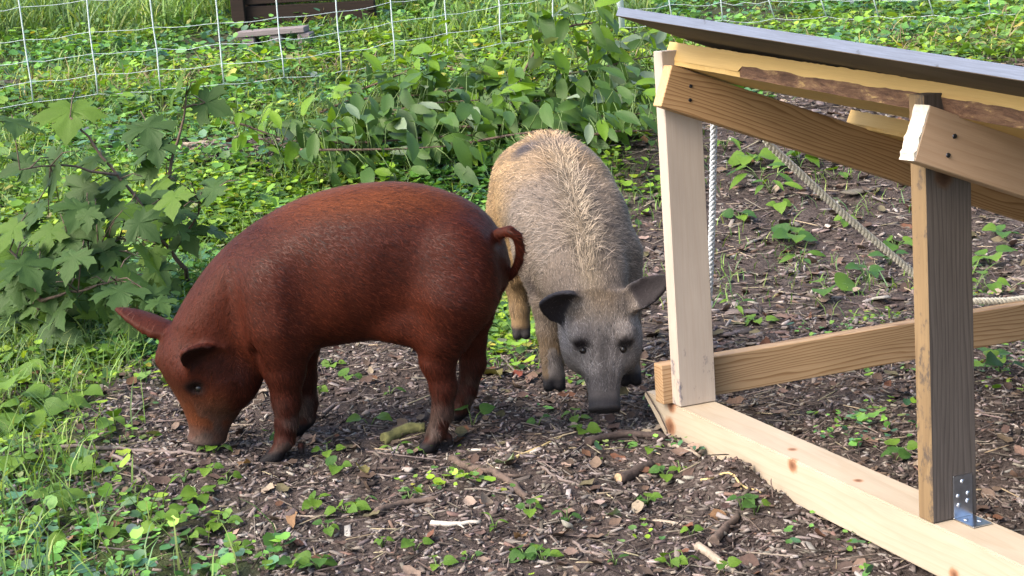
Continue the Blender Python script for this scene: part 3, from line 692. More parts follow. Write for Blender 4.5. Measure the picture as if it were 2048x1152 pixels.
# --- tan pig, walking towards the camera with the head down
def tan_pig():
    H = .0048; g = Field((-.14, 3.18, -.02), (.44, 4.16, .64), H)
    A0 = nrm((.135, -1, 0)); Cl = np.array((A0[1], -A0[0], 0)); Cl = -Cl if Cl[0] < 0 else Cl   # Cl towards +x (image right)
    o0 = np.array((.085, 4.09, 0))
    tx = [.000, .010, .032, .062, .10, .17, .25, .33, .41, .47, .53, .59, .64, .685, .72, .745]
    top = [.39, .435, .476, .507, .531, .552, .556, .550, .540, .517, .485, .442, .395, .345, .300, .27]
    bot = [.375, .34, .31, .285, .265, .25, .245, .242, .24, .235, .225, .205, .18, .165, .16, .17]
    hw = [.010, .046, .084, .107, .123, .138, .146, .147, .144, .138, .129, .118, .106, .095, .083, .06]
    g.loft(o0, A0, (0, 0, 1), Cl, tx, top, [-q for q in bot], hw, .02, 2.2)
    def Q(s, l, z): p = o0+A0*s+Cl*l; return (p[0], p[1], z)
    for sg in (-1, 1):
        g.ell(Q(.50, sg*.086, .345), (.058, .080, .115), None, .035); g.ell(Q(.13, sg*.076, .385), (.068, .092, .12), None, .035)
        fx = .088 if sg < 0 else .272; fy = 3.47 if sg < 0 else 3.475
        g.chain([(fx+(.012 if sg < 0 else -.012), 3.56, .29, .062), (fx+.004*-sg, 3.53, .20, .047), (fx, 3.515, .13, .034), (fx, fy+.022, .075, .0275), (fx, fy+.004, .035, .0265)], .012, .05)
        g.chain([(fx-.011, fy+.002, .030, .016), (fx-.014, fy-.020, .010, .014)], .006); g.chain([(fx+.011, fy+.002, .030, .016), (fx+.014, fy-.020, .010, .014)], .006)
        hx = .018 if sg < 0 else .205; hy = 3.945 if sg < 0 else 3.985
        g.chain([(hx+.02*-sg, hy, .33, .085), (hx+.006*-sg, hy-.01, .24, .062), (hx, hy-.005, .19, .046), (hx, hy+.018, .135, .034), (hx, hy+.01, .075, .0265), (hx, hy, .03, .026)], .012, .05)
        g.chain([(hx-.010, hy, .028, .015), (hx-.012, hy-.022, .008, .013)], .006); g.chain([(hx+.010, hy, .028, .015), (hx+.012, hy-.022, .008, .013)], .006)
    A = nrm((-.035, -.48, -.86)); nf = nrm((.0, -.86, .48)); nf = nrm(nf-A*(nf@A)); Cc = np.cross(A, nf); Cc = Cc if Cc[0] > 0 else -Cc
    o = np.array((.204, 3.392, .230))
    t = [0, .035, .07, .11, .15, .185, .218, .244, .260]
    fr_ = [.050, .070, .070, .056, .042, .036, .035, .036, .035]
    bk = [.085, .115, .125, .112, .085, .060, .044, .038, .033]
    hw = [.064, .077, .079, .070, .053, .042, .037, .0365, .036]
    g.loft(o, A, nf, Cc, t, fr_, bk, hw, .035, 2.35)
    sn = o+A*.260; g.ell(sn-A*.004+nf*.004, (.010, .037, .038), (A, nf, Cc), .006)
    for sg in (1, -1):
        g.ell(o+A*.088+nf*.050+Cc*sg*.052, (.030, .018, .022), (A, nf, Cc), .02)
        g.ell(o+A*.095-nf*.03+Cc*sg*.062, (.060, .055, .032), (A, nf, Cc), .04)
        g.ell(o+A*.125+nf*.050+Cc*sg*.050, (.010, .014, .012), (A, nf, Cc), .008, True)
        g.cone(o+A*.113+nf*.044+Cc*sg*.040, o+A*.117+nf*.036+Cc*sg*.060, .006, .006, .006)
        g.cone(sn+nf*.004+Cc*sg*.016+A*.01, sn+nf*.004+Cc*sg*.016-A*.005, .007, .006, .004, True)
        g.cone(o+A*.17+nf*.034+Cc*sg*.030, o+A*.22+nf*.036+Cc*sg*.025, .004, .003, .012, True)
    # ears: image left one hangs forward, image right one stands out
    eL = o+A*.012+nf*.030-Cc*.066; L = nrm(-Cc*.78+nf*.50+A*.02); Nn = nrm(A*.45+np.array((.15, -.85, 0))); Nn = nrm(Nn-L*(Nn@L)); Wd = np.cross(L, Nn)
    g.ear(eL, L, Wd, Nn, .100, .046, .0052, 11, .7, .018)
    eR = o+A*.012+nf*.020+Cc*.062; L = nrm(Cc*.86+np.array((0, -.12, .52))); Wd = nrm(np.cross(L, nrm(nf))); Nn = nf
    Nn = nrm(nf-L*(nf@L)); Wd = np.cross(L, Nn)
    g.ear(eR, L, Wd, Nn, .122, .036, .0052, 13, .15, .018)
    def colour(V):
        n1 = vnoise(V[:, 0]*30+V[:, 1]*10, V[:, 2]*26, 9); n2 = vnoise(V[:, 0]*8, V[:, 1]*6+V[:, 2]*6, 10); s = (V-o0) @ A0
        c = np.tile(np.array((.29, .195, .10)), (len(V), 1)); c = mixm(c, (.14, .090, .052), np.clip(n1*1.3-.4, 0, 1)*.6)
        gry = sstep(.18, .60, s+(n2-.5)*.28)*.82; c = mixm(c, (.135, .118, .108), gry)
        c = mixm(c, (.18, .122, .066), sstep(.17, .10, V[:, 2])*.8*(V[:, 1] > 3.43))
        mid = np.abs((V-o0) @ Cl); c = mixm(c, (.22, .175, .12), np.exp(-(mid/.028)**2)*sstep(.3, .5, s)*sstep(.2, .3, V[:, 2])*.7)
        a = (V-o) @ A; inh = (V[:, 1] < 3.47)*(V[:, 2] < .29) * (np.abs((V-o) @ Cc) < .125)
        c = mixm(c, (.205, .190, .190), inh*sstep(.0, .05, a)*.7*(np.abs(a) < .3)); c = mixm(c, (.145, .115, .085), inh*np.exp(-((a-.045)/.03)**2)*.7)
        for sg, st_ in ((-1, .85), (1, .5)): c = mixm(c, (.32, .30, .305), inh*np.clip(blob(V, o+A*.085+nf*.02+Cc*sg*.078, (.06, .06, .05))*1.6, 0, 1)*st_)
        for sg in (-1, 1): c = mixm(c, (.26, .24, .235), inh*np.clip(blob(V, o+A*.165+nf*.03+Cc*sg*.042, (.05, .05, .03))*1.6, 0, 1)*.7)
        c = mixm(c, (.11, .080, .052), np.clip(blob(V, o+A*.015+nf*.05, (.05, .05, .045))*1.8, 0, 1)*.8)
        c = mixm(c, (.04, .036, .036), inh*np.exp(-((((V-o)@Cc))/.013)**2)*sstep(.07, .12, a)*.6)
        c = mixm(c, (.048, .044, .046), inh*sstep(.15, .22, a+.03*(n1-.5))*.75); c = mixm(c, (.028, .027, .031), inh*sstep(.225, .248, a))
        ear, hol = g.ear_mask(V); c = mixm(c, (.042, .042, .052), ear*.9); c = mixm(c, (.022, .018, .020), hol)
        c = mixm(c, (.020, .018, .020), sstep(.040, .022, V[:, 2])*((V[:, 1] > 3.42)))
        for p, r in ((Q(.30, -.07, .545), .06), (Q(.58, -.14, .24), .05), (Q(.22, .03, .57), .03)): c = mixm(c, (.06, .05, .05), np.clip(blob(V, p, r)*1.6, 0, 1))
        for sg in (1, -1): c = mixm(c, (.022, .018, .020), np.clip(blob(V, o+A*.122+nf*.058+Cc*sg*.052, (.030, .030, .026))*2.2, 0, 1))
        return np.clip(c, 0, 1)
    def flow(P):
        l = (P-o0) @ Cl; D = -A0[None]*.8+Cl[None]*(np.sign(l)*.35)[:, None]+np.array((0, 0, -.55))[None]; low = P[:, 2] < .2; D[low] = (0, .1, -1)
        hd = P[:, 1] < 3.42; D[hd] = -A*.9; return D
    eyes = [(o+A*.125+nf*.036+Cc*sg*.046, .0088) for sg in (1, -1)]
    wide = lambda p: (p[:, 2] > .06)*np.where(p[:, 1] < 3.42, np.where(g.ear_mask(p)[0] > .3, 0.0, .25), 1.0)*(1-g.ear_mask(p)[0])
    finish_pig('pig', g, (.14, 3.75, 0), 'bristly tan pig with grey face and dark ears facing the camera', colour, pig_mat('tan_hide', .75, .2, .0),
               [dict(n=7000, length=.010, flow=flow, width=.00045, lift=.15, mask=lambda p: (p[:, 1] < 3.44)*(p[:, 2] > .05)*(1-.8*g.ear_mask(p)[0]), wob=.3, bright=1.5), dict(n=36000, length=.022, flow=flow, width=.00048, lift=.14, mask=wide, wob=.4, bright=1.15),
                dict(n=2500, length=.040, flow=flow, width=.0006, lift=.35, mask=lambda p: np.exp(-(((p-o0) @ Cl)/.03)**2)*(p[:, 2] > .3), bright=1.5)], M_HAIRT, eyes)
tan_pig()

# ------------------------------------------------------------------ fences
M_NET = plain('white_net_cord', (.50, .57, .58), .6, nscale=90, var=.15, bs=0)
def netting(pts_px, label, n_extra=0, sag=.012, heights=(0, .10, .20, .305, .46, .62, .80, .98), lean=None, post_at=()):
    base = [ground(*p) for p in pts_px]
    P = np.array([list(p) for p in base]); d = np.r_[0, np.cumsum(np.linalg.norm(np.diff(P[:, :2], axis=0), axis=1))]
    n = int(d[-1]/.305); ss = np.arange(n+1)*.305
    Q = [Vector((np.interp(s, d, P[:, 0]), np.interp(s, d, P[:, 1]), 0)) for s in ss]
    for q in Q: q.z = float(terrain(q.x, q.y))+.07
    root = empty('netting_fence', Q[0]); O_ = Q[0]; rr = random.Random(len(label))
    top = []
    for i, q in enumerate(Q):
        lx = (lean(i) if lean else 0)+rr.uniform(-.012, .012); col_ = []
        for h in heights: col_.append(q-O_+Vector((lx*h+rr.uniform(-.004, .004), lx*.3*h, h*.99)))
        top.append(col_); tube('upright_cord', col_, .0035, M_NET, root, 6)
    for k, h in enumerate(heights):
        line = []
        for i in range(len(Q)-1):
            a_, b_ = top[i][k], top[i+1][k]
            for t in (0, .25, .5, .75):
                p = a_.lerp(b_, t); p.z -= sag*4*t*(1-t)*(.3+rr.random()*.9); p.z += rr.uniform(-.003, .003); line.append(p)
        line.append(top[-1][k]); tube('line_cord', line, .0015, M_NET, root, 5)
    for px in post_at:
        b_ = ground(*px)-O_; tube('post', [b_-Vector((0, 0, .1)), b_+Vector((-.01, 0, .5)), b_+Vector((-.02, 0, 1.15))], .017, M_NET, root, 10)
    return tag(root, label, 'fence')
netting([(-330, 278), (45, 238), (400, 202), (630, 176), (850, 138), (1063, 102), (1243, 80)], 'white electric netting fence across the grass on the left, behind the leafy pile', post_at=((1246, 78),))
netting([(1243, 80), (1420, 66), (1720, 56), (2048, 50), (2500, 46)], 'white slack netting fence running above the grey roof sheet', sag=.02, lean=lambda i: -.35 if 2 < i < 7 else -.12)

# ------------------------------------------------------------------ things beyond the fence
M_DARKW = wood_mat('rotten_dark_timber', (.018, .011, .008), (.007, .005, .004), ring=12, contrast=.6, grain=.7, rough=.9, seed=7.7)
M_GREYW = wood_mat('grey_weathered_board', (.21, .185, .19), (.11, .095, .095), ring=16, contrast=.4, grain=.6, rough=.85, seed=1.1)
b0 = ground(488, 62); b1 = ground(745, 44)
dv_ = (b1-b0); Lb = dv_.length; ang = math.atan2(dv_.y, dv_.x)
pb = empty('plank_box', b0); pb.rotation_euler.z = ang; tag(pb, 'dark rotting plank box standing behind the netting', 'planter box')
zz = .03
for h in (.13, .15, .14, .14):
    o_ = link('plank', box_mesh('plank', .0, Lb+.02, -.002+rnd.uniform(-.006, .006), .04, zz, zz+h-.012, .004), M_DARKW, pb); zz += h
link('plank', box_mesh('plank', 0.002, .038, .05, .8, .0, .55, .004), M_DARKW, pb)
link('corner_post', box_mesh('corner_post', -.055, .03, -.05, -.012, -.08, .62, .004), M_DARKW, pb)
q0 = ground(478, 101); q1 = ground(612, 94); d_ = q1-q0; ang = math.atan2(d_.y, d_.x); Lq = d_.length
bo = empty('low_bench', q0); bo.rotation_euler.z = ang; tag(bo, 'low grey board resting on blocks in front of the dark box', 'bench')
sp_ = link('board', box_mesh('board', -.01, Lq, 0, .16, .072, .105, .004), M_GREYW, bo); sp_.rotation_euler.y = R(-1.5)
for x_ in (.02, Lq*.46, Lq*.88): link('block', box_mesh('block', x_, x_+.075, .01, .15, -.03, .0705+.026*x_, .006), M_GREYW, bo)
lg = ground(40, 182); M_BARKG = plain('grey_bark', (.115, .098, .085), .9, nscale=60, var=.5, bs=.8); M_ENDW = plain('pale_log_end', (.55, .40, .28), .8, nscale=120, var=.3)
lo_ = empty('cut_log', lg); tag(lo_, 'grey log with pale sawn end lying by the fence', 'log')
tube('bark', [(-1.1, .25, .03), (-.5, .1, .03), (0, 0, .03)], [.034, .033, .032], M_BARKG, lo_, 12)
tube('cut_face', [(0, 0, .03), (.003, -.001, .03)], .030, M_ENDW, lo_, 12)

# ------------------------------------------------------------------ ground litter and ground cover (uncountable)
def in_view(x, y, mx=.16):
    k = .3413+mx; cx = (y*math.cos(PITCH)+CAM_H*math.sin(PITCH)); return np.abs(x) < cx*k+.12
def sample(n, y0, y1, dens, pw=1.0, xlim=None):
    """points in the view wedge; denser near the camera for pw<1; thinned by dens(x,y)"""
    out = []; tot = 0
    while tot < n:
        m_ = n*2; t = rng.random(m_); y = y0+(y1-y0)*t**pw
        x = rng.uniform(-1, 1, m_)*(y*.52+.25); k = in_view(x, y)
        if xlim: k &= (x > xlim[0]) & (x < xlim[1])
        x, y = x[k], y[k]; kp = rng.random(len(x)) < dens(x, y); x, y = x[kp], y[kp]; out.append(np.stack([x, y], 1)); tot += len(x)
        if len(x) == 0: break
    P = np.concatenate(out)[:n]; return P[:, 0], P[:, 1]
def rot_zyx(yaw, tilt, taz):
    """rotation: yaw about z, then tilt by 'tilt' about the horizontal axis at azimuth taz"""
    n = len(yaw); cy, sy = np.cos(yaw), np.sin(yaw); Rz = np.zeros((n, 3, 3)); Rz[:, 0, 0] = cy; Rz[:, 0, 1] = -sy; Rz[:, 1, 0] = sy; Rz[:, 1, 1] = cy; Rz[:, 2, 2] = 1
    k = np.stack([np.cos(taz), np.sin(taz), np.zeros(n)], 1); K = np.zeros((n, 3, 3))
    K[:, 0, 2] = k[:, 1]; K[:, 1, 2] = -k[:, 0]; K[:, 2, 0] = -k[:, 1]; K[:, 2, 1] = k[:, 0]
    s, c = np.sin(tilt)[:, None, None], (1-np.cos(tilt))[:, None, None]
    return (np.eye(3)+s*K+c*(K@K)) @ Rz
def scatter(tv, tf, pos, Rm, scl, col):
    """copies of a template; scl (n,3); col (n,3)"""
    n = len(pos); V = np.einsum('nij,nkj->nki', Rm, tv[None]*scl[:, None, :])+pos[:, None, :]
    F = (tf[None]+(np.arange(n)*len(tv))[:, None, None]).reshape(-1, tf.shape[1]); return V.reshape(-1, 3), F, np.repeat(col, len(tv), 0)
def merge(parts):
    V, F, Cc = [], [], []; o_ = 0
    for v, f, c in parts: V.append(v); F.append(f+o_); Cc.append(c); o_ += len(v)
    return np.concatenate(V), np.concatenate(F), np.concatenate(Cc)
def pal(n, cols, wts, jit=.25):
    c = np.array(cols)[rng.choice(len(cols), n, p=np.array(wts)/sum(wts))]; return c*rng.uniform(1-jit, 1+jit, (n, 1))*rng.uniform(.94, 1.06, (n, 3))
# templates
shard_v = np.array([(-.5, -.30, 0), (-.35, .42, 0), (.42, .5, 0), (.5, -.25, 0), (-.42, -.22, 1), (-.30, .3, .9), (.36, .36, 1), (.44, -.2, .8)], float); shard_v[:, 2] -= .35
shard_f = np.array([(0, 1, 2), (0, 2, 3), (4, 6, 5), (4, 7, 6), (0, 5, 1), (0, 4, 5), (1, 6, 2), (1, 5, 6), (2, 7, 3), (2, 6, 7), (3, 4, 0), (3, 7, 4)])
curl_v = np.array([(-.5, 0, .12), (-.25, .34, .05), (-.25, -.34, .16), (.05, .42, .14), (.05, 0, -.05), (.05, -.40, .05), (.32, .25, .10), (.32, -.25, .2), (.55, 0, .16)], float)
curl_f = np.array([(0, 4, 1), (0, 2, 4), (1, 4, 3), (2, 5, 4), (3, 4, 6), (4, 5, 7), (4, 8, 6), (4, 7, 8)])
# small round leaf (ground ivy / clover)
a_ = np.linspace(0, 2*np.pi, 9)[:-1]; rr_ = np.array([.28, .50, .55, .52, .50, .52, .55, .50])
ivy_v = np.concatenate([[(0, 0, -.05)], np.stack([rr_*np.cos(a_), rr_*np.sin(a_), .10*np.abs(np.sin(a_))-.02+.05*np.cos(a_)], 1)]); ivy_f = np.array([(0, i+1, (i+1) % 8+1) for i in range(8)])
ivy6_v = np.array([(-.4, 0, .0), (0, 0, -.06), (-.12, .5, .09), (.36, .4, .05), (.55, 0, -.02), (.36, -.4, .05), (-.12, -.5, .09)]); ivy6_f = np.array([(1, 2, 0), (1, 3, 2), (1, 4, 3), (1, 5, 4), (1, 6, 5), (1, 0, 6)])
# grass blade: bends over along +x
bl = []
for i, (t, wd) in enumerate(((0, 1), (.4, .95), (.75, .6), (1, .0))):
    a = t*1.25; x = .62*t*t; z = t*(1-.28*t*t)
    bl += [(x, -wd*.5, z), (x, wd*.5, z)] if wd else [(x, 0, z)]
blade_v = np.array(bl, float); blade_f = np.array([(0, 1, 3), (0, 3, 2), (2, 3, 5), (2, 5, 4), (4, 5, 6)])
blade2_v = np.array([(0, -.5, 0), (0, .5, 0), (.12, .4, .6), (.12, -.4, .6), (.55, 0, .95)]); blade2_f = np.array([(0, 1, 2), (0, 2, 3), (3, 2, 4)])

CH = [(.112, .092, .083), (.066, .053, .047), (.175, .148, .135), (.255, .225, .208), (.034, .026, .023), (.135, .092, .073), (.33, .295, .27)]
def soil_litter():
    parts = []
    for (n, y0, y1, sz, pw) in ((38000, 2.25, 4.3, .78, .9), (15000, 4.0, 8.2, 1.5, .8)):
        x, y = sample(n, y0, y1, lambda a, b: np.clip((1.05-green(a, b)*np.where(b < 3.9, .35, .72))*(.25+1.1*vnoise(a*6, b*6, 61)), 0, 1), pw); z = terrain(x, y)
        L = rng.lognormal(math.log(.017), .5, n)*sz; Wd = L*rng.uniform(.18, .5, n); H = np.minimum(L*.16, .004*sz)*rng.uniform(.6, 1.4, n)+.001
        parts.append(scatter(shard_v, shard_f, np.stack([x, y, z+.003*sz*rng.random(n)], 1), rot_zyx(rng.uniform(0, 6.28, n), np.abs(rng.normal(0, .32, n)), rng.uniform(0, 6.28, n)), np.stack([L, Wd, H], 1), pal(n, CH, (30, 18, 26, 14, 11, 8, 2.2))))
    # thin fibres, straw and twiglets
    n = 12000; x, y = sample(n, 2.25, 7.5, lambda a, b: np.clip(1.0-green(a, b)*.6, 0, 1), .8); z = terrain(x, y); L = rng.lognormal(math.log(.05), .5, n)*np.clip(y/3.4, 1, 2)
    parts.append(scatter(shard_v, shard_f, np.stack([x, y, z+.005], 1), rot_zyx(rng.uniform(0, 6.28, n), np.abs(rng.normal(0, .14, n)), rng.uniform(0, 6.28, n)), np.stack([L, .0022*np.clip(y/3.2, 1, 2)*rng.uniform(.6, 1.6, n), .0022*np.ones(n)], 1), pal(n, [(.19, .16, .14), (.10, .080, .070), (.30, .25, .17), (.045, .034, .03)], (3, 5, 1.1, 4))))
    # curled dead leaf scraps
    n = 2200; x, y = sample(n, 2.25, 8, lambda a, b: np.clip(.9-green(a, b)*.5, 0, 1), .8); z = terrain(x, y); s_ = rng.uniform(.018, .045, n)*np.clip(y/3.4, 1, 1.6)
    parts.append(scatter(curl_v, curl_f, np.stack([x, y, z+.006], 1), rot_zyx(rng.uniform(0, 6.28, n), np.abs(rng.normal(0, .5, n)), rng.uniform(0, 6.28, n)), np.stack([s_, s_*.8, s_], 1), pal(n, [(.13, .092, .07), (.075, .052, .042), (.22, .17, .135), (.11, .055, .034), (.095, .085, .05)], (4, 4, 2, 1.3, 1.5))))
    return merge(parts)
V_, F_, C_ = soil_litter()
tag(link('wood_chip_litter', fast_mesh('wood_chip_litter', V_, F_, C_, False, [attr_mat('chip_wood', .85, .2, bump_s=180)])), 'brown wood chips, fibres and dead scraps strewn over the soil', 'wood chips', kind='stuff')

GR = [(.085, .165, .018), (.125, .225, .022), (.06, .125, .025), (.18, .275, .022), (.05, .10, .03), (.095, .17, .045)]
def ivy_cover():
    parts = []
    def dens(a, b): return np.clip(green(a, b)*(.45+.75*vnoise(a*4.2, b*4.2, 31))*(np.where(b < 3.9, .30, 1.0)), 0, 1)
    specs = ((5600, 2.25, 4.1, .019, .9, ivy_v, ivy_f, .02), (42000, 3.9, 6.4, .026, .9, ivy6_v, ivy6_f, .028), (46000, 6.2, 10.5, .034, .9, ivy6_v, ivy6_f, .035))
    def soil_dens(a, b): return (1-green(a, b))*sstep(.60, .78, vnoise(a*5.5, b*5.5, 38)*.7+vnoise(a*17, b*17, 39)*.3)
    for (n, y0, y1, sz, pw, tv, tf, hh) in specs+((1500, 2.25, 4.6, .014, .9, ivy_v, ivy_f, .012),):
        x, y = sample(n, y0, y1, soil_dens if hh == .012 else dens, pw); n = len(x); z = terrain(x, y); s_ = np.clip(rng.lognormal(-.08, .38, n), .4, 2.1)*sz
        h = np.abs(rng.normal(0, 1, n))*hh*(.35+1.1*vnoise(x*5, y*5, 33))+.006
        parts.append(scatter(tv, tf, np.stack([x, y, z+h], 1), rot_zyx(rng.uniform(0, 6.28, n), np.abs(rng.normal(0, .44, n)), rng.uniform(0, 6.28, n)), np.stack([s_, s_, s_], 1), pal(n, GR, (5, 6, 4, 4, 2.5, 2.5))*(1.1+.75*vnoise(x*2.3, y*2.3, 35))[:, None]*(1+sstep(.45, .7, vnoise(x*1.7, y*1.7, 37))[:, None]*np.array([[-.30, -.10, .9]]))*np.where(rng.random((n, 1)) < .05, np.array([[1.7, .95, 1.6]]), 1)))
    return merge(parts)
V_, F_, C_ = ivy_cover()
tag(link('ground_ivy', fast_mesh('ground_ivy', V_, F_, C_, False, [attr_mat('ivy_leaf', .5, .35, .3)])), 'low bright green ground ivy and clover covering the soil', 'ground cover', kind='stuff')

def segd(x, y, a, b_):
    ex, ey = b_.x-a.x, b_.y-a.y; t = np.clip(((x-a.x)*ex+(y-.25-a.y)*ey)/(ex*ex+ey*ey), 0, 1); return np.hypot(x-a.x-t*ex, y+.25-a.y-t*ey)
def grass():
    parts = []
    GC = [(.095, .17, .042), (.13, .21, .05), (.08, .145, .06), (.20, .25, .08), (.06, .105, .034)]
    def tuft(a, b): return sstep(.45, .75, vnoise(a*2.6, b*2.6, 41)*.65+vnoise(a*8, b*8, 42)*.35)
    specs = ((3000, 2.2, 4.2, .10, .0033, blade_v, blade_f, lambda a, b: green(a, b)*np.clip(tuft(a, b)+.15+.7*sstep(-.75, -1.1, a), 0, 1)),
             (30000, 3.9, 7.2, .075, .0042, blade_v, blade_f, lambda a, b: green(a, b)*np.clip(tuft(a, b)*.9+.12, 0, 1)),
             (1500, 3.9, 8.0, .06, .004, blade_v, blade_f, lambda a, b: (1-green(a, b))*sstep(.6, .75, vnoise(a*2.1, b*2.1, 44))),
             (34000, 6.8, 11.5, .08, .0075, blade_v, blade_f, lambda a, b: np.clip(green(a, b)*.9+.1, 0, 1)),
             (52000, 11, 24, .17, .015, blade2_v, blade2_f, lambda a, b: np.ones_like(a)),
             (22000, 8.6, 15, .24, .010, blade_v, blade_f, lambda a, b: sstep(.4, .7, vnoise(a*1.1, b*1.1, 45))*(a < .9)))
    for (n, y0, y1, L, wd, tv, tf, dn) in specs:
        x, y = sample(n, y0, y1, dn, .9); n = len(x); z = terrain(x, y)-.005; l = L*np.clip(rng.lognormal(0, .34, n), .3, 1.7); l = l*np.where(np.minimum(segd(x, y, q0, q1), segd(x, y, b0, b1)) < .55, .28, 1)*np.where((x > .9) & (y > 6), .5, 1)
        parts.append(scatter(tv, tf, np.stack([x, y, z], 1), rot_zyx(rng.uniform(0, 6.28, n), np.abs(rng.normal(0, .28, n)), rng.uniform(0, 6.28, n)), np.stack([l*rng.uniform(.6, 1.5, n), wd*rng.uniform(.6, 1.4, n), l], 1), pal(n, GC, (4, 4, 3, 2, 2))*(1.1+.5*vnoise(x*1.4, y*1.4, 46))[:, None]))
    # dry straw coloured blades beyond the fence
    n = 7000; x, y = sample(n, 7.6, 14, lambda a, b: sstep(.52, .8, vnoise(a*.9, b*.9, 51)), .9); z = terrain(x, y)
    parts.append(scatter(blade_v, blade_f, np.stack([x, y, z], 1), rot_zyx(rng.uniform(0, 6.28, n), np.abs(rng.normal(.5, .4, n)), rng.uniform(0, 6.28, n)), np.stack([.16*np.ones(n), .006*np.ones(n), .07*rng.lognormal(0, .4, n)], 1), pal(n, [(.30, .25, .14), (.20, .155, .105), (.36, .36, .08)], (3, 3, 1.5))))
    return merge(parts)
V_, F_, C_ = grass()
tag(link('grass', fast_mesh('grass', V_, F_, C_, False, [attr_mat('grass_blade', .5, .3, .3)])), 'green grass growing among the weeds and beyond the fence', 'grass', kind='stuff')

# ------------------------------------------------------------------ leaf shapes
def leaf_from_outline(name, out, mats, fold=.18, droop=.25, stalk=.0, wave=0.0, rows=None):
    """outline: (x along, half width) pairs from base to tip, built as a folded, drooping blade in 4 strips"""
    V = []; F = []; n = len(out)
    for i, (x, wd) in enumerate(out):
        z0 = -droop*x*x
        wv = wave*math.sin(i*2.1)
        for k in (-1, -.5, 0, .5, 1): V.append((x, wd*k, z0+fold*abs(k)*wd+wv*k*abs(k)))
    for i in range(n-1):
        for k in range(4): F.append((i*5+k, i*5+k+1, (i+1)*5+k+1, (i+1)*5+k))
    if stalk:
        o_ = len(V); r_ = .018
        for (x, z) in ((-stalk, -.05), (0.02, .0)):
            V += [(x, -r_, z), (x, r_, z), (x, 0, z+r_*1.5)]
        F += [(o_, o_+1, o_+4, o_+3), (o_+1, o_+2, o_+5, o_+4), (o_+2, o_, o_+3, o_+5)]
    me = mesh_from(name, V, F); me.materials.append(mats); return me
def maple_mesh(name, mt, seed):
    rr = random.Random(seed)
    # half outline of a five-lobed maple leaf (x along midrib, y out)
    half = [(0, 0), (-.10, .10), (-.16, .26), (-.05, .30), (-.10, .46), (.04, .42), (.10, .36), (.16, .52), (.27, .58), (.36, .74), (.44, .56), (.56, .52), (.47, .40), (.44, .22), (.58, .30), (.68, .20), (.78, .18), (.86, .09), (1.0, 0)]
    half = [(x+rr.uniform(-.02, .02)*(0 < i < 18), y*rr.uniform(.94, 1.06)) for i, (x, y) in enumerate(half)]
    V = [(.18, 0, 0)]; z = lambda x, y: -.22*x*x-.10*y*y+.16*abs(y)*(1-abs(y))+.03*math.sin(9*x+7*y+seed)
    loop = half+[(x, -y) for x, y in half[-2:0:-1]]
    # mid ring for curvature
    n = len(loop)
    for x, y in loop: V.append((.18+(x-.18)*.5, y*.5, z(.18+(x-.18)*.5, y*.5)))
    for x, y in loop: V.append((x, y, z(x, y)))
    F = []
    for i in range(n):
        j = (i+1) % n; F.append((0, 1+i, 1+j)); F.append((1+i, 1+n+i, 1+n+j, 1+j))
    o_ = len(V); r_ = .012
    for (x, zz_) in ((-.55, -.12), (.02, 0)): V += [(x, -r_, zz_), (x, r_, zz_), (x, 0, zz_+r_*1.5)]
    F += [(o_, o_+1, o_+4, o_+3), (o_+1, o_+2, o_+5, o_+4), (o_+2, o_, o_+3, o_+5)]
    me = mesh_from(name, V, F); me.materials.append(mt); return me
ML_D = leaf_mat('maple_leaf_dark', (.034, .076, .018), (.052, .105, .022), .6, .3)
ML_L = leaf_mat('maple_leaf_light', (.062, .125, .014), (.085, .16, .018), .6, .35)
OV_D = leaf_mat('oval_leaf_dark', (.046, .100, .024), (.066, .135, .022), .45, .3)
OV_L = leaf_mat('oval_leaf_bright', (.11, .22, .018), (.17, .30, .025), .4, .4)
OV_P = leaf_mat('oval_leaf_pale_underside', (.14, .205, .125), (.19, .25, .165), .5, .25)
SE_L = leaf_mat('seedling_leaf', (.060, .135, .018), (.125, .225, .024), .5, .3)
SE_D = leaf_mat('seedling_leaf_deep', (.038, .10, .022), (.058, .135, .026), .5, .3)
M_STEM = plain('green_stem', (.10, .16, .04), .6, nscale=80); M_TWIG = plain('brown_twig', (.105, .070, .050), .85, nscale=90, var=.4, bs=.6)
maples = [maple_mesh('leaf', ML_D, 1), maple_mesh('leaf', ML_D, 2), maple_mesh('leaf', ML_L, 3)]
ov = [(0, .02), (.10, .10), (.25, .175), (.45, .205), (.65, .185), (.82, .12), (.94, .045), (1.0, .004)]
ovals = [leaf_from_outline('leaf', ov, OV_D, .25, .22, .12, .02), leaf_from_outline('leaf', ov, OV_D, .12, .4, .12, .03), leaf_from_outline('leaf', ov, OV_L, .22, .28, .12, .02), leaf_from_outline('leaf', ov, OV_P, .3, .1, .12, .02)]
hrt = [(-.06, .20), (.03, .40), (.18, .50), (.38, .49), (.58, .40), (.76, .26), (.90, .12), (1.0, .01)]
hearts = [leaf_from_outline('leaf', hrt, SE_L, .22, .25, .0, .03), leaf_from_outline('leaf', hrt, SE_D, .2, .2, .0, .03), leaf_from_outline('leaf', hrt, SE_L, .1, .45, .0, .04)]
lan = [(0, .02), (.15, .11), (.35, .17), (.55, .17), (.75, .12), (.9, .05), (1, .004)]
lances = [leaf_from_outline('leaf', lan, SE_L, .25, .35), leaf_from_outline('leaf', lan, SE_D, .25, .25)]
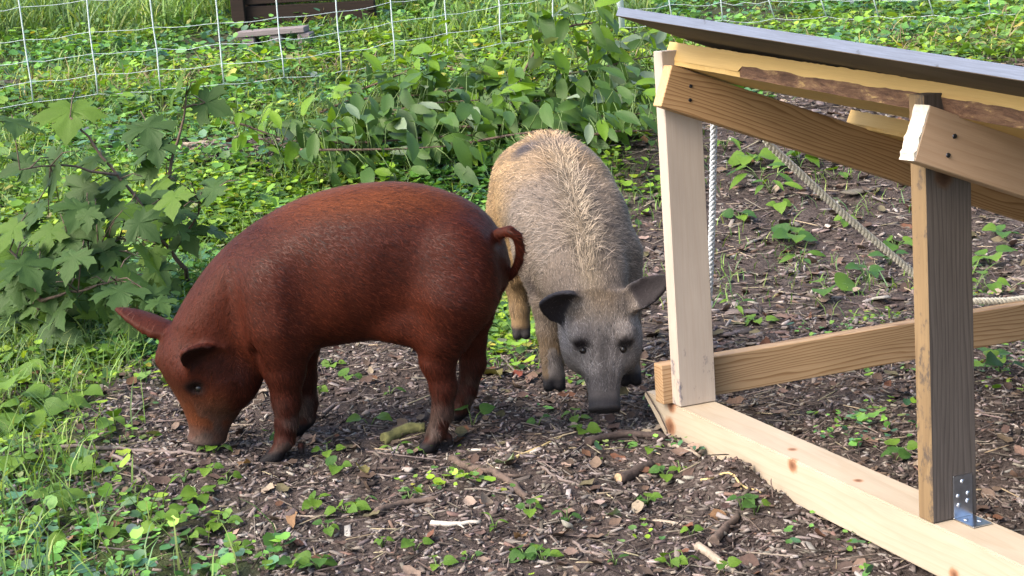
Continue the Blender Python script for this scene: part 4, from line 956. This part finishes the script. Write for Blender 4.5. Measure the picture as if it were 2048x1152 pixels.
def put_leaf(me, parent, pos, direction, size, up=None, rel=Vector((0, 0, 0)), roll=0.0):
    d = Vector(direction).normalized(); upv = Vector(up or (0, 0, 1)); y = upv.cross(d)
    if y.length < .05: y = Vector((0, 1, 0)).cross(d)
    y.normalize(); z = d.cross(y); M = Matrix.Identity(4)
    for i in range(3): M[i][0] = d[i]; M[i][1] = y[i]; M[i][2] = z[i]
    o = link('leaf', me, None, parent); o.matrix_local = Matrix.Translation(Vector(pos)-rel) @ M @ Matrix.Rotation(roll, 4, 'X') @ Matrix.Scale(size, 4); return o

# ------------------------------------------------------------------ maple saplings on the left
def sapling(stem_lists, leaves, fill, label, seed):
    rr = random.Random(seed); base = Vector(stem_lists[0][0]); root = empty('maple_sapling', base); pts_all = []
    for i, st in enumerate(stem_lists):
        pts = [Vector(p) for p in st]; Q = []
        for a, b_ in zip(pts, pts[1:]):
            for t in (0, .25, .5, .75): Q.append(a.lerp(b_, t)+Vector((rr.uniform(-.006, .006), rr.uniform(-.006, .006), rr.uniform(-.004, .004))))
        Q.append(pts[-1]); pts_all += Q
        r0 = .0085 if i == 0 else .005
        tube('stem' if i == 0 else 'twig', [q-base for q in Q], [r0*(1-.65*k/(len(Q)-1)) for k in range(len(Q))], M_TWIG, root, 6)
    def one(p, sz):
        near = min(pts_all, key=lambda q: (q-p).length); out = p-near
        d = Vector((out.x+rr.uniform(-.5, .5)*.1, out.y+rr.uniform(-.1, .03), 0))
        if d.length < .01: d = Vector((rr.uniform(-1, 1), rr.uniform(-1, .3), 0))
        d.normalize(); d.z = rr.uniform(-.85, -.05); upv = Vector((rr.uniform(-.5, .5), -.55+rr.uniform(-.4, .3), 1))
        put_leaf(maples[rr.choice((0, 0, 1, 1, 2))], root, p-d.normalized()*sz*.45, d, sz, upv, base, rr.uniform(-.35, .35))
        e = p-d.normalized()*sz*.9
        if (e-near).length > .03: tube('petiole', [near-base, near.lerp(e, .6)-base+Vector((0, 0, .012)), e-base], [.0022, .0018, .0014], M_TWIG, root, 5)
    for (px, py, Yd, s_) in leaves: one(at_y(px, py, Yd), s_*1.0/(FPX/(Yd*1.03))*1.12)
    k = 0
    while k < fill[0]:
        px = rr.uniform(*fill[1]); py = rr.uniform(*fill[2]); Yd = rr.uniform(*fill[3]); p = at_y(px, py, Yd)
        if p.z < float(terrain(p.x, p.y))+.035 or p.z > .6: continue
        if len(fill) > 4 and not fill[4](px, py): continue
        one(p, rr.uniform(.07, .135)); k += 1
    return tag(root, label, 'sapling', 'maple saplings')
Ya = 4.45
g0 = ground(385, 575); sapling([[g0, at_y(370, 540, Ya), at_y(310, 460, Ya), at_y(260, 380, Ya), at_y(185, 290, Ya), at_y(140, 235, Ya)], [at_y(310, 460, Ya), at_y(240, 480, Ya-.1), at_y(150, 520, Ya-.2)], [at_y(240, 350, Ya), at_y(120, 330, Ya-.1), at_y(40, 340, Ya-.2)], [at_y(345, 500, Ya), at_y(395, 430, Ya-.05), at_y(420, 385, Ya-.05)]],
    [(135, 238, Ya, 92), (30, 250, Ya-.2, 70), (95, 350, Ya-.1, 88), (30, 335, Ya-.15, 66), (180, 330, Ya, 60), (215, 370, Ya, 70), (150, 390, Ya, 74), (230, 440, Ya-.1, 72), (290, 440, Ya, 66), (405, 385, Ya-.05, 78), (350, 400, Ya-.05, 60), (440, 465, Ya, 46), (60, 430, Ya, 70), (180, 470, Ya-.1, 70)],
    (46, (20, 400), (400, 640), (4.15, 4.6), lambda x, y: x < 400-(y-400)*.2), 'tall maple sapling leaning left with a bare brown stem', 3)
Yb = 4.9
gb = ground(330, 470); sapling([[gb, at_y(335, 360, Yb), at_y(355, 280, Yb), at_y(372, 190, Yb)], [at_y(345, 330, Yb), at_y(315, 295, Yb)], [at_y(368, 215, Yb), at_y(410, 205, Yb)]],
    [(345, 188, Yb, 66), (430, 212, Yb, 66), (300, 268, Yb, 78), (312, 305, Yb-.05, 60), (275, 320, Yb, 50), (285, 345, Yb, 52), (390, 175, Yb+.05, 40)], (3, (280, 380), (330, 420), (4.8, 4.95)), 'slender upright maple sapling just below the netting', 5)
gc_ = ground(70, 640); Yc = 4.0
sapling([[gc_, at_y(80, 600, Yc), at_y(60, 560, Yc), at_y(20, 500, Yc)], [at_y(80, 600, Yc), at_y(160, 580, Yc), at_y(230, 560, Yc)]],
    [(20, 520, Yc, 84), (60, 570, Yc, 70), (15, 470, Yc, 60), (150, 590, Yc, 66), (230, 600, Yc, 66), (290, 640, Yc+.1, 66)], (30, (10, 330), (520, 670), (3.9, 4.2)), 'low spreading maple sapling at the left edge above the long grass', 9)

# ------------------------------------------------------------------ pile of cut leafy branches behind the pigs
def branch(px_pts, Yd, nleaf, size, label, seed, mixw=(5, 4, 3, 1), group='cut branches in the brush pile', dark=0):
    rr = random.Random(seed); pts = []
    for i, q in enumerate(px_pts):
        yy = Yd[i] if hasattr(Yd, '__len__') else Yd; p = at_y(*q, yy); p.z = max(p.z, float(terrain(p.x, p.y))+.02); pts.append(p)
    P = np.array([list(p) for p in pts]); d = np.r_[0, np.cumsum(np.linalg.norm(np.diff(P, axis=0), axis=1))]
    root = empty('cut_branch', pts[0]); s_ = np.linspace(0, d[-1], 14); Q = [Vector([np.interp(t, d, P[:, k]) for k in range(3)]) for t in s_]
    tube('stem', [q-pts[0] for q in Q], [.007*(1-.6*i/13) for i in range(14)], M_TWIG, root, 6)
    nleaf = int(nleaf*1.9); size *= 1.1
    for i in range(nleaf):
        t = d[-1]*(i+.6)/nleaf; p = Vector([np.interp(t, d, P[:, k]) for k in range(3)]); q = Vector([np.interp(min(t+.02, d[-1]), d, P[:, k]) for k in range(3)])
        tang = (q-p); tang = tang.normalized() if tang.length > 1e-6 else Vector((1, 0, 0)); side = Vector((-tang.y, tang.x, 0)).normalized()*(1 if i % 2 else -1)
        # side twig offset so the branch has breadth
        off = side*rr.uniform(0, .13)+Vector((0, 0, rr.uniform(-.09, .12)))+tang*rr.uniform(-.04, .08)
        p2 = p+off; p2.z = max(p2.z, float(terrain(p2.x, p2.y))+.025)
        if off.length > .05: tube('twig', [p-pts[0], p.lerp(p2, .5)-pts[0]+Vector((0, 0, .008)), p2-pts[0]], [.0026, .002, .0015], M_STEM, root, 5)
        dd = side*rr.uniform(.2, 1)+tang*rr.uniform(-.2, .9)+Vector((0, -.25, rr.uniform(-.8, .35)))
        k = rr.choices((0, 1, 2, 3), mixw)[0]
        put_leaf(ovals[k], root, p2, dd, size*rr.uniform(.7, 1.25), (rr.uniform(-.5, .5), rr.uniform(-.7, .1), 1), pts[0], rr.uniform(-.7, .7))
    return tag(root, label, 'branch', group)
PL = 'leafy cut branch lying in the green brush pile behind the pigs'
branch([(560, 292), (640, 268), (720, 240), (800, 225)], 6.3, 26, .125, 'leafy branch with dark drooping leaves at the left end of the brush pile', 1, (7, 5, 2, 1))
branch([(640, 285), (740, 285), (850, 275), (950, 270)], 6.2, 28, .12, 'dark leafed cut branch lying lowest in the brush pile, above the red pig back', 2, (7, 5, 1, 1))
branch([(700, 240), (790, 220), (880, 205), (960, 200)], 6.5, 28, .12, 'leafy cut branch in the middle of the brush pile, below its highest bright sprig', 3, (6, 4, 2, 1))
branch([(780, 255), (880, 245), (980, 235), (1080, 230)], 6.45, 28, .12, 'leafy cut branch lying left of the tan pig rump in the brush pile', 4, (6, 5, 2, 1))
branch([(690, 190), (760, 165), (820, 140), (870, 100)], 6.9, 22, .12, 'bright green branch rising highest in the middle of the brush pile', 5, (1, 1, 6, .4))
branch([(860, 190), (950, 170), (1010, 165), (1060, 150)], 6.8, 24, .12, 'leafy cut branch at the back of the brush pile, nearest the netting', 6, (4, 4, 3, 1))
branch([(900, 255), (990, 250), (1080, 248), (1160, 250)], 6.3, 26, .12, 'leafy cut branch lying directly behind the tan pig rump', 7, (6, 5, 2, 1))
branch([(1030, 190), (1050, 140), (1075, 90), (1095, 30)], 6.6, 20, .12, 'thin pale stem of leaves standing upright out of the brush pile', 8, (2, 2, 5, 1))
branch([(1060, 215), (1130, 195), (1200, 185), (1270, 180)], 6.6, 26, .125, 'bright leafed cut branch between the tan pig rump and the grey sheet corner', 9, (2, 3, 5, 2))
branch([(1090, 245), (1170, 235), (1240, 230), (1310, 225)], 6.3, 26, .12, 'leafy cut branch ending beside the top of the pale post', 10, (4, 4, 4, 1))
branch([(1120, 150), (1190, 140), (1260, 120), (1320, 110)], 6.9, 24, .125, 'leafy branch with pale leaf undersides at the right of the brush pile', 11, (2, 2, 3, 5))
branch([(1110, 60), (1150, 50), (1190, 45), (1210, 70)], 6.8, 12, .12, 'small dark leafed spray above the right of the brush pile', 12, (4, 3, 3, 0))
branch([(460, 245), (490, 250), (520, 262), (560, 275)], 6.2, 12, .085, 'short yellow-green sprig left of the brush pile', 13, (0, 0, 6, 0))
branch([(1180, 270), (1240, 262), (1290, 262), (1330, 255)], 6.0, 18, .10, 'low leafy cut branch right of the tan pig rump', 14, (4, 3, 3, 1))
branch([(600, 262), (690, 250), (760, 255), (860, 235)], 6.6, 24, .12, 'leafy cut branch behind the dark drooping one at the left of the pile', 15, (5, 4, 3, 1))

branch([(600, 300), (700, 300), (800, 298), (900, 292)], 6.0, 24, .115, 'dark leafed cut branch along the front edge of the brush pile', 16, (8, 5, 1, .5))
branch([(640, 225), (700, 200), (760, 195), (840, 190)], 6.7, 22, .12, 'leafy cut branch at the back left of the brush pile', 17, (3, 3, 5, 1))
branch([(960, 215), (1030, 205), (1100, 200), (1150, 205)], 6.5, 24, .12, 'leafy cut branch right of the centre of the brush pile', 18, (4, 4, 4, 1))
branch([(940, 285), (1010, 272), (1080, 262), (1130, 262)], 6.05, 18, .11, 'low leafy cut branch touching the left of the tan pig rump', 19, (6, 4, 2, .5))

# ------------------------------------------------------------------ seedlings, sticks and dead leaves one can pick out
AUTO = {}
def seedling(px, py, nl, size, h, label, group, seed, kind=0, spread=1.0):
    rr = random.Random(seed); b_ = ground(px, py); root = empty('seedling', b_)
    for i in range(nl):
        az = 2*math.pi*i/nl+rr.uniform(-.5, .5); hh = h*rr.uniform(.55, 1.15); rad = size*rr.uniform(.25, .8)*spread
        tip = Vector((math.cos(az)*rad, math.sin(az)*rad, hh)); tube('stem', [(0, 0, -.005), tip*.55+Vector((0, 0, hh*.18)), tip], [.0016, .0013, .001], M_STEM, root, 5)
        d = Vector((math.cos(az), math.sin(az)-.15, rr.uniform(-.35, .3)))
        me = rr.choice(lances if kind == 2 else ([hearts[0], hearts[0], hearts[2]] if kind == 0 else [hearts[1], hearts[1], hearts[0]]))
        put_leaf(me, root, tip, d, size*rr.uniform(.7, 1.25), (rr.uniform(-.3, .3), rr.uniform(-.6, 0), 1), Vector((0, 0, 0)), rr.uniform(-.3, .3))
    if label in (SLb, SL2, SL3): AUTO.setdefault(label, []).append((root, px, py))
    return tag(root, label, 'seedling', group)
SG3 = 'broad leafed weeds in the grass'; SL3 = 'broad leafed weed in the grassy patch at the lower left'; SG2 = 'leafy weeds under the shelter'; SL2 = 'leafy green weed growing in the dark soil under the shelter'
SG = 'small seedlings in the bare soil'; SLb = 'small green seedling growing from the bare soil'
sp = [(740, 850, 2, 40, 0), (655, 915, 4, 36, 0), (680, 945, 3, 34, 1), (790, 905, 2, 26, 0), (850, 910, 2, 26, 0), (945, 850, 2, 40, 1), (635, 1015, 5, 36, 0), (690, 1025, 5, 34, 0), (725, 1015, 3, 32, 1), (655, 1065, 4, 30, 1), (765, 1095, 4, 26, 0), (830, 1100, 3, 30, 0), (875, 1138, 3, 30, 0), (590, 1140, 7, 34, 1), (540, 1130, 4, 30, 0), (640, 1140, 5, 32, 1), (1060, 1035, 4, 32, 1), (1135, 1045, 4, 36, 1), (990, 1060, 3, 34, 1), (1050, 1115, 6, 34, 1), (1085, 1125, 4, 34, 1), (1295, 1010, 5, 34, 1), (1330, 955, 4, 36, 1), (1360, 945, 3, 30, 1), (1485, 1020, 4, 44, 1), (1510, 1030, 3, 38, 1), (1382, 1072, 2, 26, 0), (1345, 1140, 4, 34, 0), (1370, 1130, 3, 28, 0), (1450, 1146, 3, 32, 1), (1150, 852, 4, 30, 0), (1170, 868, 3, 28, 0), (1300, 905, 3, 24, 0), (1470, 620, 4, 32, 0), (1515, 650, 4, 30, 0), (1430, 605, 2, 30, 0), (1975, 735, 3, 44, 1), (2000, 745, 3, 36, 1), (1975, 585, 4, 40, 0), (1800, 905, 3, 36, 1), (1790, 925, 2, 30, 1), (430, 905, 4, 30, 0), (420, 950, 4, 30, 0), (370, 965, 5, 34, 0), (300, 880, 3, 28, 0), (455, 965, 4, 28, 0), (700, 760, 3, 30, 0), (665, 735, 4, 30, 0), (780, 790, 3, 28, 0), (640, 790, 3, 26, 0), (820, 1000, 3, 26, 1), (1075, 850, 2, 26, 1), (560, 880, 3, 24, 0), (1230, 1130, 3, 26, 1), (1700, 1050, 2, 26, 1), (940, 1120, 3, 26, 1)]
SLX = {0: 'two leafed bright seedling under the red pig belly', 1: 'bright four leafed seedling in front of the red pig', 5: 'upright deep green seedling between the pigs by the red hind hoof', 6: 'bright five leafed seedling below the red pig, left of its neighbour', 13: 'largest leafy seedling at the bottom edge left of centre', 19: 'six leafed deep green seedling at the bottom edge in the middle', 21: 'five leafed deep green seedling left of the stout brown stick', 24: 'broad deep green seedling close to the pale skid', 30: 'four leafed seedling just in front of the tan pig snout', 36: 'deep green seedling right of the dark post, below the rail', 38: 'bright seedling right of the dark post, above the rail', 39: 'deep green seedling inside the frame left of the dark post foot', 46: 'three leafed seedling under the red pig, left of its hind leg', 41: 'seedling sprouting at the tip of the red pig snout', 44: 'small seedling left of the red pig face'}
for i, (px, py, nl, szp, k) in enumerate(sp):
    g_ = ground(px, py); sc_ = 1.02*g_.y/FPX; seedling(px, py, nl, szp*sc_*rnd.uniform(.62, .92), szp*sc_*rnd.uniform(.45, .95), SLX.get(i, SLb), SG, 100+i, 2 if (i % 5 == 3 and i not in SLX) else k)
SG2 = 'leafy weeds under the shelter'; SL2 = 'leafy green weed growing in the dark soil under the shelter'
for i, (px, py, nl, szp) in enumerate([(1590, 490, 5, 56), (1600, 525, 5, 46), (1655, 590, 3, 66), (1520, 360, 6, 70), (1540, 385, 5, 58), (1500, 330, 5, 56), (1730, 560, 4, 46), (1790, 500, 5, 44), (1780, 530, 4, 44), (1600, 330, 5, 60), (1670, 360, 4, 46), (1450, 300, 5, 56), (1560, 420, 4, 40), (1980, 530, 4, 50), (2010, 480, 4, 44), (1690, 450, 4, 36), (1480, 440, 4, 40), (2020, 640, 4, 44)]):
    g_ = ground(px, py); sc_ = 1.02*g_.y/FPX; seedling(px, py, nl, szp*sc_*.66, szp*sc_*rnd.uniform(.3, .6), SL2, SG2, 300+i, rnd.choice((0, 1, 2)))
SG3 = 'broad leafed weeds in the grass'; SL3 = 'broad leafed weed in the grassy patch at the lower left'
for i, (px, py, nl, szp) in enumerate([(20, 830, 5, 90), (60, 850, 5, 70), (120, 830, 5, 60), (30, 760, 5, 60), (230, 860, 4, 46), (160, 800, 4, 50), (200, 950, 4, 46), (110, 1010, 5, 56), (270, 1000, 4, 44), (40, 950, 5, 56), (330, 1060, 5, 44), (230, 1080, 5, 46), (400, 1010, 6, 44), (380, 1090, 5, 40), (440, 1060, 5, 40), (90, 700, 5, 56), (190, 710, 4, 46), (250, 690, 4, 50), (150, 1100, 5, 50), (480, 1110, 4, 36)]):
    g_ = ground(px, py); sc_ = 1.02*g_.y/FPX; seedling(px, py, nl, szp*sc_*.72, szp*sc_*rnd.uniform(.4, .8), SL3, SG3, 400+i, rnd.choice((0, 0, 1)))

ST = {'grey': plain('grey_stick', (.17, .135, .12), .85, nscale=120, var=.4, bs=.6), 'dark': plain('dark_stick', (.062, .043, .036), .9, nscale=90, var=.45, bs=.8), 'pale': plain('pale_stick', (.30, .245, .19), .8, nscale=120, var=.35, bs=.4), 'straw': plain('straw_stalk', (.46, .35, .16), .7, nscale=150, var=.25, bs=.2), 'moss': plain('mossy_stick', (.13, .13, .045), .9, nscale=70, var=.5, bs=.8), 'white': plain('peeled_wood', (.46, .42, .36), .75, nscale=150, var=.25, bs=.3), 'brown': plain('brown_branch', (.105, .074, .058), .9, nscale=80, var=.5, bs=.9)}
M_CUTP = plain('stick_cut_end', (.42, .29, .17), .8, nscale=120)
def stick(px, r, kind, label, cat='stick', seed=0, lift=.0, cut=False, group=None, taper=.6, name='stick'):
    rr = random.Random(seed+17); pts = [ground(*p) for p in px]; n = max(7, 4*len(pts)); P = np.array([list(p) for p in pts]); d = np.r_[0, np.cumsum(np.linalg.norm(np.diff(P, axis=0), axis=1))]
    q, xs = herm(d, P[:, 0], n) if len(pts) > 2 else (np.linspace(0, d[-1], n), np.interp(np.linspace(0, d[-1], n), d, P[:, 0])); _, ys = herm(d, P[:, 1], n) if len(pts) > 2 else (0, np.interp(np.linspace(0, d[-1], n), d, P[:, 1]))
    wob = d[-1]*.012; Q = [Vector((x+rr.uniform(-wob, wob), y+rr.uniform(-wob, wob), 0)) for x, y in zip(xs, ys)]
    zs = np.array([float(terrain(v.x, v.y)) for v in Q]); zl = np.linspace(zs[0], zs[-1], n); zz_ = np.maximum(zl, zs)*.6+zs*.4+r*.6+lift
    for v, z_ in zip(Q, zz_): v.z = z_
    root = empty(name, Q[0]); rad = [r*(1-(1-taper)*i/(n-1))*rr.uniform(.9, 1.1) for i in range(n)]
    tube('bark' if cut else 'shaft', [v-Q[0] for v in Q], rad, ST[kind], root, 8)
    if cut: tube('cut_end', [Vector((0, 0, 0)), (Q[0]-Q[1]).normalized()*.002], rad[0]*.9, M_CUTP, root, 10)
    if not cut and r < .012 and len(Q) > 6:
        i = n//2; t_ = (Q[i+1]-Q[i]).normalized(); s_ = Vector((-t_.y, t_.x, .25))*rr.choice((-1, 1)); L_ = d[-1]*.22
        tube('side_shoot', [Q[i]-Q[0], Q[i]-Q[0]+(t_+s_*.6).normalized()*L_*.5, Q[i]-Q[0]+(t_+s_*.75).normalized()*L_], [rad[i]*.6, rad[i]*.45, rad[i]*.25], ST[kind], root, 6)
    if group: AUTO.setdefault(label, []).append((root, sum(p[0] for p in px)/len(px), sum(p[1] for p in px)/len(px)))
    return tag(root, label, cat, group)
stick([(75, 905), (230, 902), (330, 908), (415, 912)], .0055, 'grey', 'long grey stick lying left of the red pig snout', seed=1)
stick([(225, 914), (280, 940), (325, 967)], .0045, 'grey', 'short grey twig slanting below the long grey stick', seed=2)
stick([(900, 922), (960, 945), (1010, 965), (1058, 1002)], .0095, 'brown', 'thick broken brown branch in front of the pigs', 'branch', 3, taper=.8)
stick([(1085, 936), (1130, 962), (1190, 978), (1275, 990)], .0032, 'grey', 'thin curved pale twig in front of the tan pig', seed=4)
stick([(1030, 915), (1085, 892), (1140, 868)], .0032, 'straw', 'straight yellow straw stalk in front of the tan pig snout', 'straw', 5)
stick([(935, 902), (975, 903), (1015, 907)], .0035, 'white', 'short pale wood sliver beside the yellow straw', seed=6)
stick([(1175, 890), (1250, 886), (1335, 884)], .0105, 'dark', 'dark stick butting against the end of the pale skid', seed=7)
stick([(1238, 965), (1270, 952), (1303, 938)], .0125, 'dark', 'short dark stick with a pale cut end', seed=8, cut=True, taper=.9)
stick([(750, 1032), (800, 1016), (880, 1000)], .008, 'brown', 'curved brown stick in the soil below the red pig', seed=9)
stick([(862, 1050), (910, 1052), (960, 1048)], .006, 'white', 'white peeled piece of wood in the soil', seed=10)
stick([(768, 886), (800, 872), (850, 862)], .0145, 'moss', 'mossy green stick beside the red pig rear hoof', seed=11, taper=.8)
stick([(1395, 1098), (1430, 1122), (1470, 1150)], .009, 'pale', 'stub of pale stick at the bottom edge', seed=12)
stick([(1428, 1090), (1455, 1060), (1478, 1034)], .0095, 'brown', 'stout brown stick leaning toward the skid at the bottom', seed=13)
stick([(1150, 1085), (1205, 1112), (1300, 1100)], .0035, 'grey', 'bent grey twig at the bottom middle', seed=14)
stick([(1340, 892), (1370, 902), (1402, 917)], .005, 'pale', 'short pale twig beside the skid', seed=15)
stick([(1402, 962), (1465, 952), (1522, 988)], .0028, 'straw', 'bent yellow straw lying on the soil beside the skid', 'straw', 16)
stick([(350, 292), (410, 288), (480, 276)], .011, 'pale', 'dry pale branch lying in the weeds behind the sapling', 'branch', 17)
stick([(640, 838), (700, 806), (800, 782)], .0045, 'grey', 'thin grey twig under the red pig belly', seed=18)
stick([(1060, 672), (1075, 690), (1090, 705)], .004, 'pale', 'pale twig between the tan pig legs', seed=19)
stick([(985, 705), (1010, 722), (1040, 760)], .004, 'grey', 'grey twig between the two pigs', seed=20)
stick([(470, 830), (500, 815), (525, 795)], .004, 'pale', 'pale twig behind the red pig chin', seed=21)
stick([(1610, 720), (1600, 740), (1570, 780)], .004, 'pale', 'pale twig beneath the shelter rail', seed=22)
stick([(300, 552), (345, 556), (400, 560)], .006, 'grey', 'grey twig at the foot of the leaning sapling', seed=23)
TG = 'loose twigs in the soil'; TL = 'small loose brown twig among the wood chips'
for i in range(46):
    for _ in range(60):
        px, py = rnd.uniform(430, 2040), rnd.uniform(560, 1140)
        g_ = ground(px, py)
        if float(soil_d(np.array([g_.x]), np.array([g_.y]))[0]) > .05: break
    a = rnd.uniform(0, 6.28); L_ = rnd.uniform(25, 75)
    stick([(px, py), (px+math.cos(a)*L_*.5+rnd.uniform(-6, 6), py+math.sin(a)*L_*.2), (px+math.cos(a)*L_, py+math.sin(a)*L_*.4)], rnd.uniform(.002, .0045), rnd.choice(('grey', 'brown', 'dark', 'pale')), TL, 'twig', 200+i, group=TG, name='twig')
# thin root draped over the skid end
rt = [(-.165, -.003, .004), (-.13, -.006, -.012), (-.09, -.007, -.035), (-.055, -.009, -.062), (-.03, -.02, -.085)]
tag(tube('root_fibre', [shp(*p) for p in rt], .0016, ST['dark']), 'thin dark root draped over the end of the pale skid', 'root')
DL = {'brown': leaf_mat('dead_leaf_brown', (.17, .095, .05), (.24, .15, .085), .8, .1), 'red': leaf_mat('dead_leaf_red', (.15, .040, .028), (.20, .06, .035), .8, .1), 'olive': leaf_mat('dead_leaf_olive', (.13, .125, .035), (.18, .16, .06), .7, .15), 'grey': leaf_mat('dead_leaf_greygreen', (.16, .21, .13), (.20, .25, .16), .7, .15)}
dlm = {k: leaf_from_outline('dry_leaf', [(0, .03), (.12, .24), (.3, .38), (.5, .36), (.7, .30), (.86, .16), (1, .01)], v, .5, .5, .1, .08) for k, v in DL.items()}
for i, (px, py, szp, k, lab) in enumerate([(1000, 760, 60, 'olive', 'dry olive leaf curled up between the two pigs'), (1046, 752, 34, 'red', 'dark red dead leaf by the tan pig front leg'), (135, 1095, 50, 'brown', 'orange-brown dead leaf in the grass at the lower left'), (720, 945, 40, 'olive', 'dry olive leaf beside the seedlings below the red pig'), (1010, 935, 60, 'grey', 'grey-green limp leaf lying by the thick broken branch'), (480, 940, 36, 'brown', 'orange dead leaf under the red pig snout'), (215, 690, 44, 'olive', 'pale dead leaf behind the red pig ear'), (1420, 1040, 44, 'brown', 'tan dead leaf on the soil by the skid'), (590, 1040, 36, 'brown', 'rusty dead leaf beside the foreground seedlings'), (1300, 290, 40, 'brown', 'brown dead leaf in the weeds left of the pale post'), (1045, 1085, 40, 'brown', 'crumpled brown leaf at the bottom middle'), (1215, 1040, 44, 'grey', 'pale curled leaf in the soil at the bottom')]):
    b_ = ground(px, py); o = link('dead_leaf', dlm[k]); o.location = b_+Vector((0, 0, .012)); s_ = szp*1.02*b_.y/FPX; o.scale = (s_, s_, s_); o.rotation_euler = (rnd.uniform(-.5, .5), rnd.uniform(-.4, .3), rnd.uniform(0, 6.28)); tag(o, lab, 'dead leaf')

# each look-alike is told apart by what it lies beside: nearest landmark, side and rank
MARKS = [('the red pig front hoof', 545, 910), ('the red pig hind hoof', 855, 905), ('the tan pig snout', 1205, 825), ('the thick broken branch', 980, 960), ('the cut dark stick', 1270, 950), ('the pale post foot', 1385, 810), ('the dark post foot', 1895, 1045), ('the rail middle', 1630, 690), ('the red pig snout', 420, 890), ('the white peeled wood', 910, 1050), ('the stout brown stick', 1453, 1062), ('the tan rope middle', 1690, 430), ('the white rope', 1425, 430), ('the long grey stick', 240, 903), ('the low spreading sapling', 90, 620), ('the bottom left corner', 0, 1152), ('the tan pig front hoof', 1110, 780), ('the curved brown stick', 815, 1016)]
ORD = ['nearest', 'second nearest', 'third nearest', 'fourth nearest', 'fifth nearest', 'sixth nearest', 'seventh nearest', 'eighth nearest', 'ninth nearest', 'tenth nearest', 'eleventh nearest', 'twelfth nearest']
HEAD = {SLb: 'small green seedling in bare soil', SL2: 'leafy weed under the shelter', SL3: 'broad leafed weed in the grass', TL: 'small loose twig on the soil'}
def side(px, py, mx, my):
    dx, dy = px-mx, (py-my)*1.3
    return ('right of' if dx > 0 else 'left of') if abs(dx) > abs(dy) else ('below' if dy > 0 else 'above')
for lab, lst in AUTO.items():
    for (o, px, py) in lst:
        nm, mx, my = min(MARKS, key=lambda q: (q[1]-px)**2+(q[2]-py)**2); sd_ = side(px, py, mx, my)
        rank = sum(1 for (_, a, b_) in lst if side(a, b_, mx, my) == sd_ and (a-mx)**2+(b_-my)**2 < (px-mx)**2+(py-my)**2)
        o['label'] = '%s, %s %s %s' % (HEAD[lab], ORD[min(rank, 11)], sd_, nm)
